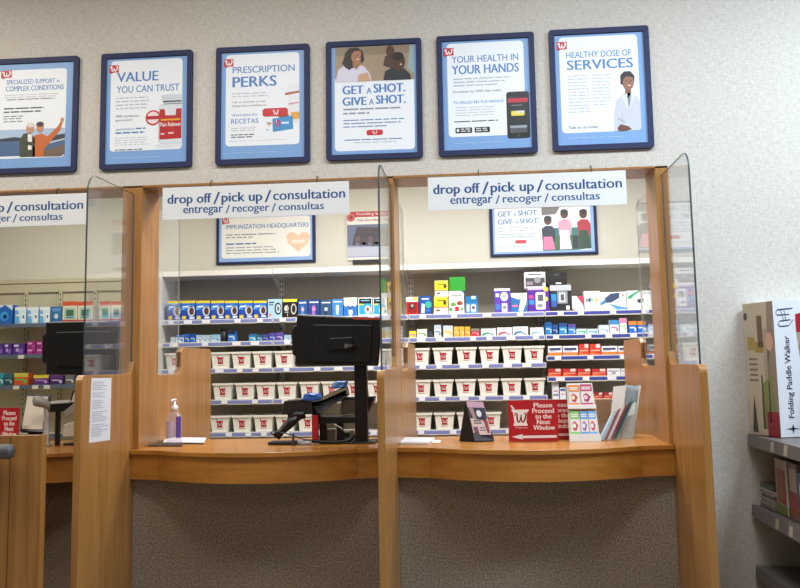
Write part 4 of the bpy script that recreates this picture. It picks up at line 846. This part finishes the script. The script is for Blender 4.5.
    MB().tube([p0, p0.lerp(p1, .35), p0.lerp(p1, .8), p1], [.034, .032, .022, .028], 'black_plastic', 12).build('handle', r, smooth=True)
    e = at(283, 441, Ys); MB().box(e.x-.09, e.x+.09, Ys-.04, Ys+.09, zc, zc+.018, 'black_plastic').build('stand_base', r, bevel=.006)
    hd = p0+Vector((.0, 0, .005)); MB().tube([hd+Vector((-.05, .0, -.02)), hd, hd+Vector((.05, .01, .01))], [.026, .036, .03], 'black_plastic', 12).build('head', r, smooth=True)
    cab = smooth_path([tuple(at(276, 437, Ys)), tuple(at(271, 432, Ys-.03)), tuple(at(284, 433, Ys-.05)), tuple(at(297, 437, Ys-.05)), tuple(at(304, 439.5, Ys-.03)), tuple(at(312, 440, Ys))])
    MB().tube(cab, .004, 'black_plastic', 6).build('cord', r)
    # pen, mouse, papers, small box by the register
    c = at(304, 439, .2); mb = MB()
    mb.tube_rings([[(c.x+.045*s*math.cos(a), .2+.03*s*math.sin(a), zc+h) for a in [2*math.pi*k/14 for k in range(14)]] for s, h in ((1, 0), (1.05, .01), (.85, .024), (.4, .03))], plain('#b8bcc4'))
    tag(mb.build('computer_mouse', org=(c.x, .2, zc), smooth=True), 'small pale mouse beside the register base', 'mouse')
    c = at(293, 440, .13); tag(MB().tube([(c.x, .13, zc), (c.x, .13, zc+.012), (c.x+.002, .13, zc+.05), (c.x+.004, .13, zc+.075)], [.014, .012, .005, .004], plain('#2a2622'), 10).build('pen', org=(c.x, .13, zc)), 'dark pen standing in a small holder in front of the scanner', 'pen')
    a = at(342, 440, .42); b = at(355, 440, .42); z1 = at(348, 430, .42).z
    o = MB().box(a.x, b.x, .36, .46, zc, z1, plain('#cfc8ba')); Art(o, a.x, b.x, zc, z1, .36).r(.15, .2, .7, .6, '#5a564e', 1)
    tag(o.build('card_box', org=((a.x+b.x)/2, .41, zc)), 'small pale card box under the register shelf, right one', 'box')
    a = at(328, 440, .42); b = at(336.5, 440, .42)
    tag(MB().box(a.x, b.x, .36, .44, zc, at(332, 429, .4).z, plain('#a39a8c')).build('card_box', org=(a.x, .4, zc)), 'small tan card box under the register shelf, left one', 'box')
register()
def sanitizer():
    zc = CTR+.001
    # papers underneath
    def sheet(poly, dz, col, lb, n):
        P = [atz(x, y, zc) for x, y in poly]; mb = MB()
        mb.loft([p+Vector((0, 0, dz)) for p in P], [p+Vector((0, 0, dz+.0015*n)) for p in P], plain(col))
        return tag(mb.build('paper_sheet', org=P[0]+Vector((0, 0, dz))), lb, 'paper')
    sheet([(143, 446.5), (182, 446.5), (186, 441), (150, 440.5)], 0, '#3c332f', 'dark clipboard lying at the left end of the register counter', 4)
    sheet([(163, 443.8), (204, 444.2), (206.5, 439.2), (166, 438.6)], .0065, '#dcdce2', 'white papers under the sanitizer bottle', 3)
    p = atz(174, 443, zc+.0115); cx, cy, z = p.x, p.y, zc+.0115
    k = 1/ (F/(cy+D)); h1 = 31.5*k
    root = empty('sanitizer_bottle', (cx, cy, z)); tag(root, 'clear pump bottle of hand sanitizer with purple label on the register counter', 'bottle')
    r = 8*k
    def oval(rr, zz, n=20): return [(cx+rr*math.cos(2*math.pi*i/n), cy+.75*rr*math.sin(2*math.pi*i/n), zz) for i in range(n)]
    MB().tube_rings([oval(r*.92, z), oval(r, z+.008), oval(r, z+h1*.86), oval(r*.8, z+h1*.95), oval(r*.42, z+h1), oval(r*.4, z+h1+.008)], 'bottle_plastic').build('body', root, smooth=True)
    lab = MB(); n = 9
    ang = [math.radians(-62+i*46/(n-1)) for i in range(n)]
    lab.add([(cx+r*1.01*math.cos(a), cy+.757*r*math.sin(a), zz) for zz in (z+.035, z+h1*.84) for a in ang], [(i, i+1, n+i+1, n+i) for i in range(n-1)], '#5a3f9a'); lab.build('purple_label', root)
    lab = MB(); ang = [math.radians(-150+i*70/(n-1)) for i in range(n)]
    lab.add([(cx+r*1.01*math.cos(a), cy+.757*r*math.sin(a), zz) for zz in (z+.035, z+h1*.7) for a in ang], [(i, i+1, n+i+1, n+i) for i in range(n-1)], '#c9bfe0'); lab.build('pale_label', root)
    zt = z+h1+.006
    MB().lathe([(r*.46, zt), (r*.46, zt+.03), (r*.2, zt+.035), (r*.17, zt+.065)], cx, cy, plain('#e6e4ea'), 16).tube([(cx, cy, zt+.065), (cx, cy, zt+.072)], .014, plain('#e6e4ea')).tube([(cx+.005, cy, zt+.07), (cx-.005, cy-.03, zt+.068), (cx-.006, cy-.045, zt+.06)], .006, plain('#e6e4ea')).build('pump', root, smooth=True)
sanitizer()

# ------------------------------------------------------------------ things on the right counter
def right_counter():
    zc = CTR+.001
    for poly, dz, lb, dx in [([(400, 444.2), (428, 444.5), (435, 439.5), (404, 439)], 0, 'white papers lying at the left end of the brochure counter', .0), ([(432, 443), (440, 443), (441, 440.5), (433, 440.3)], 0, 'small white slip beside the papers on the brochure counter', 0)]:
        P = [atz(x, y, zc) for x, y in poly]; n = 5 if dz == 0 and 'papers' in lb and 'slip' not in lb else 1
        tag(MB().loft(P, [p+Vector((0, 0, .0025*n)) for p in P], plain('#d9d9de')).build('paper_sheet', org=P[0]), lb, 'paper')
    # black tent display with two leaflets
    Y = .22
    a, b = at(459, 441, Y), at(494, 441, Y); top = at(470, 400, Y+.08)
    root = empty('tent_display', ((a.x+b.x)/2, Y, zc)); tag(root, 'black tent shaped leaflet stand beside the red sign', 'leaflet stand')
    ap_l, ap_r = at(465.5, 401, Y+.09), at(483, 401.5, Y+.07)
    bl, br = Vector((at(474, 440, Y).x, Y, zc)), Vector((b.x, Y+.03, zc)); kl, kr = Vector((a.x, Y+.05, zc)), Vector((a.x+.1, Y+.22, zc))
    lf = [bl, br, ap_r, ap_l]; MB().loft(lf, [p+Vector((-.004, .006, 0)) for p in lf], 'black_plastic').build('front_leaf', root)
    lf = [bl, kl, ap_l]; MB().loft(lf, [p+Vector((.004, .006, 0)) for p in lf], 'black_plastic').build('side_leaf', root)
    lf = [kl, kr, ap_r, ap_l]; MB().loft(lf, [p+Vector((.004, .004, 0)) for p in lf], 'black_plastic').build('rear_leaf', root)
    Q = [ap_l, ap_r, br, bl]
    nrm = (br-bl).cross(ap_l-bl).normalized(); nrm = nrm if nrm.y < 0 else -nrm
    def card(name, u0, v0, u1, v1, fn, off, label, lift=0):
        f = [quad(Q, u, v)+nrm*off for u, v in ((u0, v0), (u1, v0), (u1, v1), (u0, v1))]
        mb = MB().loft(f, [p-nrm*.0015 for p in f], '#d8d0cc')
        ex, ez = (f[1]-f[0]), (f[3]-f[0])
        def tf(p): return f[0]+ex*p.x+ez*(1-p.z)+nrm*(-p.y)
        fn(Art(mb, 0, 1, 0, 1, -.0004, .0005, tf)); tag(mb.build(name, org=f[3]), label, 'leaflet')
    card('leaflet', .02, .02, .98, .45, lambda A: (A.r(0, 0, 1, .34, '#c8a0b8', 1), A.r(0, .34, 1, 1, '#2a3048', 1), A.c(.6, .68, .15, .2, '#dfe2ea', 2), A.p([(.05, .35), (.3, .35), (.4, .98), (.2, 1)], '#a88a84', 2)), .007, 'dark blue and pink leaflet at the top of the tent stand')
    card('leaflet', .04, .44, .97, .84, lambda A: (A.r(0, 0, 1, 1, '#cdb8b4', 1), A.bars(.15, .6, [.12, .26], '#4a3a48', .08), A.p([(.72, .1), (.95, .15), (.95, .9), (.8, .9)], '#8a3040', 2), A.p([(.05, .55), (.3, .5), (.35, 1), (.1, 1)], '#6a3a5a', 2), A.bars(.42, .75, [.55, .7], '#3a3038', .07)), .012, 'beige leaflet with figures at the bottom of the tent stand')
    f = [quad(Q, u, v)+nrm*.017 for u, v in ((.02, .80), (.98, .78), (1.0, .995), (.0, .995))]
    MB().loft(f, [p-nrm*.003 for p in f], plain('#2c1f30')).build('pocket', root)
    # two red signs
    a, b = at(509, 441.5, .22), at(559, 441.5, .22); z1 = at(530, 400, .22).z
    red_sign(a.x, b.x, .22, z1-zc, 'front red please proceed sign with white arrow, on the brochure counter')
    a, b = at(528, 440, .36), at(577, 440, .36); z1 = at(565, 399.5, .36).z
    red_sign(a.x, b.x, .36, z1-zc, 'rear red please proceed sign, half hidden behind the front one')
    # brochure rack
    Y = .2; root = empty('brochure_rack', (at(585, 440, Y).x, Y, zc)); tag(root, 'white tilted brochure rack with two rows of pockets', 'brochure rack')
    Q = [at(566.5, 383.5, Y+.13), at(592, 383, Y+.13), at(600.5, 440.5, Y), at(569.5, 441, Y)]
    Q[2].z = Q[3].z = zc
    MB().loft(Q, [p+Vector((0, .012, 0)) for p in Q], plain('#d6d0c8')).build('back_board', root)
    nrm = (Q[1]-Q[0]).cross(Q[3]-Q[0]).normalized(); nrm = nrm if nrm.y < 0 else -nrm
    for v0, v1 in ((.40, .47), (.90, 1.0)):
        f = [quad(Q, u, v)+nrm*.03 for u, v in ((.0, v0), (1, v0), (1, v1), (0, v1))]; k = [quad(Q, u, v) for u, v in ((.0, v0), (1, v0), (1, v1), (0, v1))]
        if v1 == 1.0: f[2].z = f[3].z = zc
        MB().loft(f, k, plain('#dcd6d0')).build('pocket', root)
    p0, p1 = [quad(Q, u, 0) for u in (0, 1)]; k = [Q[3]+Vector((.02, .18, 0)), Q[2]+Vector((-.02, .18, 0))]
    lf = [p0, p1, k[1], k[0]]; MB().loft(lf, [p+Vector((0, .006, .0)) for p in lf], plain('#cfc8c0')).build('easel_leg', root)
    def bro(u0, v0, u1, v1, cols, lb):
        f = [quad(Q, u, v)+nrm*.012 for u, v in ((u0, v0), (u1, v0), (u1, v1), (u0, v1))]
        mb = MB().loft(f, [p-nrm*.008 for p in f], '#ded6d2'); ex, ez = f[1]-f[0], f[3]-f[0]
        def tf(p): return f[0]+ex*p.x+ez*(1-p.z)+nrm*(-p.y)
        A = Art(mb, 0, 1, 0, 1, -.0003, .0005, tf); A.r(0, 0, 1, .34, cols[0], 1); A.bars(.1, .95, [.12, .2], '#f0e6e0', .05); A.p([(.2, .5), (.5, .42), (.85, .6), (.6, .85), (.25, .8)], cols[1], 2); A.r(0, .88, 1, 1, cols[0], 1); A.c(.4, .62, .18, .1, cols[2], 3)
        tag(mb.build('brochure', org=f[3]), lb, 'brochure', 'brochures in the white rack')
    bro(.06, .04, .46, .40, ('#d97a2e', '#b8303a', '#f0d8a0'), 'orange topped brochure in the upper row of the white rack')
    bro(.51, .03, .95, .40, ('#b8326a', '#9a2a5a', '#e8b8c8'), 'magenta topped brochure in the upper row of the white rack')
    bro(.06, .50, .38, .90, ('#7cc060', '#c83a4a', '#d8ecd0'), 'green topped brochure in the lower row of the white rack')
    bro(.41, .50, .66, .90, ('#5a9ad8', '#8a5aa0', '#d8e8f4'), 'left of two blue topped brochures in the white rack')
    bro(.69, .50, .95, .90, ('#6aa8dc', '#c83a5a', '#d8e8f4'), 'right of two blue topped brochures in the white rack')
    # cardboard box behind
    Yb = .42; a, b = at(597, 440, Yb), at(613, 440, Yb)
    mb = MB().box(a.x, b.x, Yb, Yb+.1, zc, at(605, 399, Yb).z, plain('#a48468')); tag(mb.build('cardboard_box', org=((a.x+b.x)/2, Yb, zc), bevel=.003), 'brown cardboard box behind the leaning brochures', 'box')
    # leaning brochure stack in a clear holder
    Y = .22; root = empty('leaflet_holder', (at(610, 440, Y).x, Y, zc)); tag(root, 'clear holder stuffed with fanned red and blue leaflets', 'leaflet holder')
    lows = [(598, 601, '#c9d8e0'), (600, 604, '#9fb8c8'), (603, 607, '#8a1c2a'), (606, 610, '#d8d0cc'), (609, 613, '#7a1826'), (611, 615, '#2c3040'), (613, 617, '#3a8a90')]
    for k, (l0, l1, c) in enumerate(lows):
        yy = Y+.012*k
        t0, t1 = l0+13+k*.9, l1+12+k*.9; ty = 414-k*2.2
        P = [at(t0, ty, yy+.06), at(t1, ty-1.5, yy+.06), at(l1, 439, yy), at(l0, 439.5, yy)]
        P[2].z = P[3].z = zc+.004
        mb = MB().loft(P, [p+Vector((.002, .006, 0)) for p in P], c)
        e = mb.build('leaflet', org=P[3])
        names = ['pale grey', 'blue grey', 'wine red', 'off white', 'dark red', 'navy', 'teal']
        tag(e, f'{names[k]} leaflet, {ORD[k]} from left in the fanned clear holder', 'leaflet', 'fanned leaflets in the clear holder')
    P = [at(598, 424, Y-.012), at(615, 421, Y-.012), at(617, 440, Y-.012), at(598.5, 440.5, Y-.012)]; P[2].z = P[3].z = zc
    MB().loft(P, [p+Vector((0, .003, 0)) for p in P], 'clear_acrylic').build('front_pane', root)
    MB().box(P[3].x, P[2].x+.02, Y-.012, Y+.11, zc, zc+.003, 'clear_acrylic').build('base', root)
    # tall white leaflet
    P = [at(613.5, 386.5, .46), at(626, 385.5, .46), at(622, 418, .3), at(611, 420, .3)]
    q0 = [p.copy() for p in P]
    bt = [Vector((P[3].x-.01, .37, zc)), Vector((P[2].x-.01, .37, zc))]; F2 = [P[0], P[1], bt[1], bt[0]]
    tag(MB().loft(F2, [p+Vector((0, .004, 0)) for p in F2], plain('#f6f6f4')).build('leaflet', org=bt[0]), 'tall blank white leaflet standing behind the fanned ones', 'leaflet')
    # silver brochure holder
    Y = .38; root = empty('silver_holder', (at(630, 440, Y).x, Y, zc)); tag(root, 'tall silver grey leaflet holder leaning back, at the right end of counter', 'leaflet holder')
    P = [at(626, 385, Y+.14), at(640.5, 386, Y+.12), at(633.5, 439, Y), at(620.5, 440, Y)]; P[2].z = P[3].z = zc
    MB().loft(P, [p+Vector((0, .006, 0)) for p in P], plain('#666e74', .25, .4)).build('back_board', root)
    n2 = (P[1]-P[0]).cross(P[3]-P[0]).normalized(); n2 = n2 if n2.y < 0 else -n2
    for u0, u1 in ((-.02, .06), (.9, 1.05)):
        f = [quad(P, u, v)+n2*.015 for u, v in ((u0, 0), (u1, 0), (u1, 1), (u0, 1))]; k = [quad(P, u, v) for u, v in ((u0, 0), (u1, 0), (u1, 1), (u0, 1))]
        MB().loft(f, k, plain('#c2c0ba')).build('side_edge', root)
    f = [quad(P, u, v)+n2*.03 for u, v in ((0, .62), (.95, .60), (.97, 1), (0, 1))]; f[2].z = f[3].z = zc
    MB().loft(f, [p-n2*.004 for p in f], plain('#a9b0ae', .3)).build('pocket', root)
    k = [Vector((P[3].x+.02, Y+.2, zc)), Vector((P[2].x+.02, Y+.2, zc))]; lf = [P[0], P[1], k[1], k[0]]
    MB().loft(lf, [p+Vector((0, .005, 0)) for p in lf], plain('#a8a49c')).build('easel_leg', root)
    P2 = [quad(P, u, v)+n2*.020 for u, v in ((.08, .1), (.85, .1), (.85, .97), (.08, .97))]
    mb = MB().loft(P2, [p-n2*.006 for p in P2], '#79838a'); ex, ez = P2[1]-P2[0], P2[3]-P2[0]
    A = Art(mb, 0, 1, 0, 1, -.0004, .0005, lambda p: P2[0]+ex*p.x+ez*(1-p.z)+n2*(-p.y)); A.p([(0, .4), (.5, .2), (1, .3), (1, .55), (0, .6)], '#b8c0b8', 1); A.p([(.1, 0), (.5, .05), (.9, .0), (.8, .3), (.3, .35)], '#6a7880', 1); A.r(.2, .7, .8, .9, '#b8a8a8', 1)
    tag(mb.build('leaflet', org=P2[3]), 'grey green leaflet standing in the tall silver holder', 'leaflet')
right_counter()

# ------------------------------------------------------------------ gondola shelf at the right edge
def gondola():
    x0, x1, ya, yb = 1.55, 2.15, -.02, -1.7
    root = empty('store_shelf', ((x0+x1)/2, -.8, 0)); tag(root, 'grey store shelf at the right photo edge, holding the walker box', 'shelving')
    MB().box(x1-.03, x1, yb, ya, 0, 1.95, plain('#4a4542')).build('back_panel', root)
    MB().box(x0+.02, x1-.03, yb, ya, 0, .12, 'grey_shelf').build('base', root)
    for z in (1.10, .70, .36):
        s = MB().box(x0, x1-.03, yb, ya, z-.03, z, 'grey_shelf').prism([(x0-.012, z-.062), (x0+.012, z-.062), (x0+.012, z+.004), (x0-.004, z+.004)], yb, ya, 'grey_shelf').build('shelf', root)
        s.data.name = 'shelf'
        if z > .5:
            for yy in (-.42, -.62):
                MB().loft([(x0-.0115, yy, z-.058), (x0-.0115, yy-.05, z-.058), (x0-.0055, yy-.05, z-.004), (x0-.0055, yy, z-.004)], [(x0-.009, yy, z-.058), (x0-.009, yy-.05, z-.058), (x0-.003, yy-.05, z-.004), (x0-.003, yy, z-.004)], plain('#b5a99a')).build('price_tag', s)
    # walker box
    z0 = 1.105; E = Vector((1.64, -.30, z0)); B = Vector((1.556, -.035, z0)); d = (E-B); L = d.length; d.normalize(); rt = Vector((-d.y, d.x, 0)); Wd = .46
    h = at(767, 301, E.y).z-z0
    root2 = empty('walker_box', E); tag(root2, 'tall white walker carton with picture side, on the upper shelf at the right photo edge', 'box')
    up = Vector((0, 0, h)); C = [E, E+rt*Wd, B+rt*Wd, B]
    MB().loft([p for p in C], [p+up for p in C], plain('#e3e4ea')).build('carton', root2)
    p = MB()
    tf = lambda q: B+d*(q.x)-rt*(-q.y)*1.0+Vector((0, 0, q.z))
    A = Art(p, 0, L, 0, h, -.0006, .0006, lambda q: B+d*q.x+rt*q.y+Vector((0, 0, q.z)))
    A.r(0, 0, 1, 1, '#b8aa94', 0); A.p([(.8, 0), (1, 0), (1, 1), (.75, 1), (.72, .5)], '#8a7868', 1); A.r(.45, .1, .62, .34, '#6b5138', 1); A.r(.1, .26, .35, .36, '#a08848', 1); A.r(.35, .3, .62, .38, '#98803c', 1); A.r(.62, .2, .8, .75, '#a39280', 1)
    A.p([(.5, .62), (.85, .55), (.9, .95), (.55, .95)], '#7a7f4a', 2); A.p([(.48, .95), (.5, .55), (.54, .55), (.55, .95)], '#4a4238', 3); A.p([(.7, .9), (.72, .6), (.76, .6), (.75, .9)], '#4a4238', 3); A.p([(.12, .98), (.22, .70), (.3, .98)], '#3f3c38', 3); A.r(.62, .82, .98, 1.0, '#8c2230', 3); A.c(.08, .1, .06, .03, '#4a4238', 2)
    for k in range(5): A.r(.12, .42+k*.04, .4, .435+k*.04, '#7b6f5e', 2)
    A.c(.82, .3, .12, .07, '#c89a80', 2)
    p.build('side_picture', root2)
    p = MB(); T = Art(p, 0, Wd, 0, h, -.0006, .0006, lambda q: E+rt*q.x-d*q.y+Vector((0, 0, q.z)))
    T.p([(.30, .10), (.37, .09), (1, .075), (1, .22), (.30, .235)], '#b0202c', 1); T.p([(.30, .235), (1, .22), (1, 1), (.42, 1)], '#b09882', 1); T.c(.45, .35, .12, .06, '#5a4030', 2); T.p([(.34, .45), (.6, .42), (.7, .8), (.45, .85)], '#cbb8a0', 2); T.r(.36, .66, .52, .72, '#a01c28', 3); T.r(.55, .12, .85, .17, '#e8d8c8', 2); T.r(.42, .86, 1, .98, '#7a6a4a', 3)
    def line(pts, w=.008, col='#4a4f78'):
        for q in ribbon(pts, [w]*len(pts)): T.p(q, col, 2)
    line([(.27, .055), (.06, .065), (.035, .085), (.05, .105), (.22, .10)]); line([(.23, .14), (.08, .15), (.055, .17), (.08, .19), (.20, .185)]); line([(.10, .065), (.14, .15)], .006); line([(.15, .063), (.17, .148)], .006); line([(.27, .14), (.20, .185)], .006)
    # vertical title, reading upwards
    vs, fs = glyphs('Folding Paddle Walker', .004)
    p.add([T.P(.20-(.10)*b+.02, .86-(.60)*a, 2) for a, b in vs], fs, '#3b3550')
    cxx, cyy = .17, .94
    T.p([(cxx-.10, cyy), (cxx-.015, cyy-.006), (cxx+.10, cyy), (cxx-.015, cyy+.006)], '#23242c', 2); T.p([(cxx, cyy-.035), (cxx+.018, cyy), (cxx, cyy+.035), (cxx-.018, cyy)], '#23242c', 2)
    p.build('end_print', root2)
    # lower shelf
    zl = .705
    for k in range(5):
        a = atz(751, 503-0, zl); y0, y1 = -.05-.004*(k % 2), -.27
        z = zl+k*.026
        mb = MB().box(1.585+.004*(k % 3), 1.82, y1, y0, z, z+.024, ['#8d857c', '#a39b92', '#6f675f', '#b0a89e', '#4f584c'][k])
        mb.box(1.584+.004*(k % 3), 1.586+.004*(k % 3), y1+.01, y0-.01, z+.008, z+.014, '#4f4a48')
        tag(mb.build('boxed_kit', org=(1.7, -.16, z)), f'flat grey carton on the lower right shelf, {["lowest", "second", "third", "fourth", "topmost"][k]} of its stack', 'box', 'flat cartons stacked on the lower right shelf')
    def upright_box(ya_, yb_, hh, col, art, lb, xs=1.60):
        mb = MB().box(xs, xs+.2, yb_, ya_, zl, zl+hh, col)
        art(Art(mb, 0, ya_-yb_, zl, zl+hh, -.0006, .0006, lambda q: Vector((xs+q.y, ya_-q.x, q.z))))
        art(Art(mb, xs, xs+.2, zl, zl+hh, yb_, .0006))
        tag(mb.build('boxed_kit', org=(xs+.1, (ya_+yb_)/2, zl)), lb, 'box')
    upright_box(-.285, -.47, .29, '#a39484', lambda A: (A.r(.12, .18, .8, .8, '#a03a30', 1), A.p([(.2, .3), (.6, .2), (.7, .7), (.3, .78)], '#8a5a40', 2), A.r(0, .82, 1, 1, '#6f7a2e', 1), A.r(.92, 0, 1, 1, '#d8d0c4', 2)), 'upright carton with red panel and green base on the lower right shelf')
    upright_box(-.475, -.60, .29, '#7b5c50', lambda A: (A.r(.1, .1, .9, .5, '#a8948a', 1), A.r(.1, .55, .9, .9, '#93302c', 1)), 'brown red carton between the green based and the blue one, lower right shelf', 1.605)
    upright_box(-.605, -.80, .25, '#2f5d8c', lambda A: (A.c(.3, .35, .2, .2, '#d8c8a8', 1), A.c(.6, .6, .3, .2, '#1c2c48', 1), A.r(.1, .8, .9, .95, '#c8b44a', 2)), 'blue carton on the lower right shelf, cut by the photo edge', 1.605)
gondola()

# ------------------------------------------------------------------ light
def area(name, loc, sx, sy, power, col, rot=(0, 0, 0)):
    l = bpy.data.lights.new(name, 'AREA'); l.shape = 'RECTANGLE'; l.size = sx; l.size_y = sy; l.energy = power; l.color = col
    o = bpy.data.objects.new(name, l); COL.objects.link(o); o.location = loc; o.rotation_euler = rot; return o
COOL, NEUT, WARM = (.93, .97, 1.0), (1, .97, .92), (1, .95, .84)
area('ceiling_lamp_store', (2.9, -1.9, 4.28), 1.2, .6, 172, (.70, .87, 1.0))
area('ceiling_lamp_store', (.7, -1.9, 4.28), 1.2, .6, 54, (.9, .96, 1))
area('ceiling_lamp_store', (-1.6, -1.9, 4.28), 1.2, .6, 43, NEUT)
area('ceiling_lamp_store', (-3.9, -1.7, 4.28), 1.2, .6, 58, WARM)
area('ceiling_lamp_store', (0, -5.5, 4.28), 2.4, .6, 28, WARM)
area('ceiling_lamp_pharmacy', (.9, 1.15, 3.40), 1.2, .6, 64, (.96, .98, 1.0))
area('ceiling_lamp_pharmacy', (-1.2, 1.15, 3.40), 1.2, .6, 58, (1, .98, .95))
area('ceiling_lamp_pharmacy', (-3.9, 1.35, 3.40), 1.2, .6, 30, (1, .96, .84))
w = bpy.data.worlds.new('world'); SC.world = w; w.use_nodes = True
w.node_tree.nodes['Background'].inputs[0].default_value = (1, .96, .9, 1); w.node_tree.nodes['Background'].inputs[1].default_value = .12
vs = SC.view_settings; vs.view_transform = 'Standard'; vs.look = 'None'; vs.gamma = 1; vs.exposure = .25; vs.use_curve_mapping = False
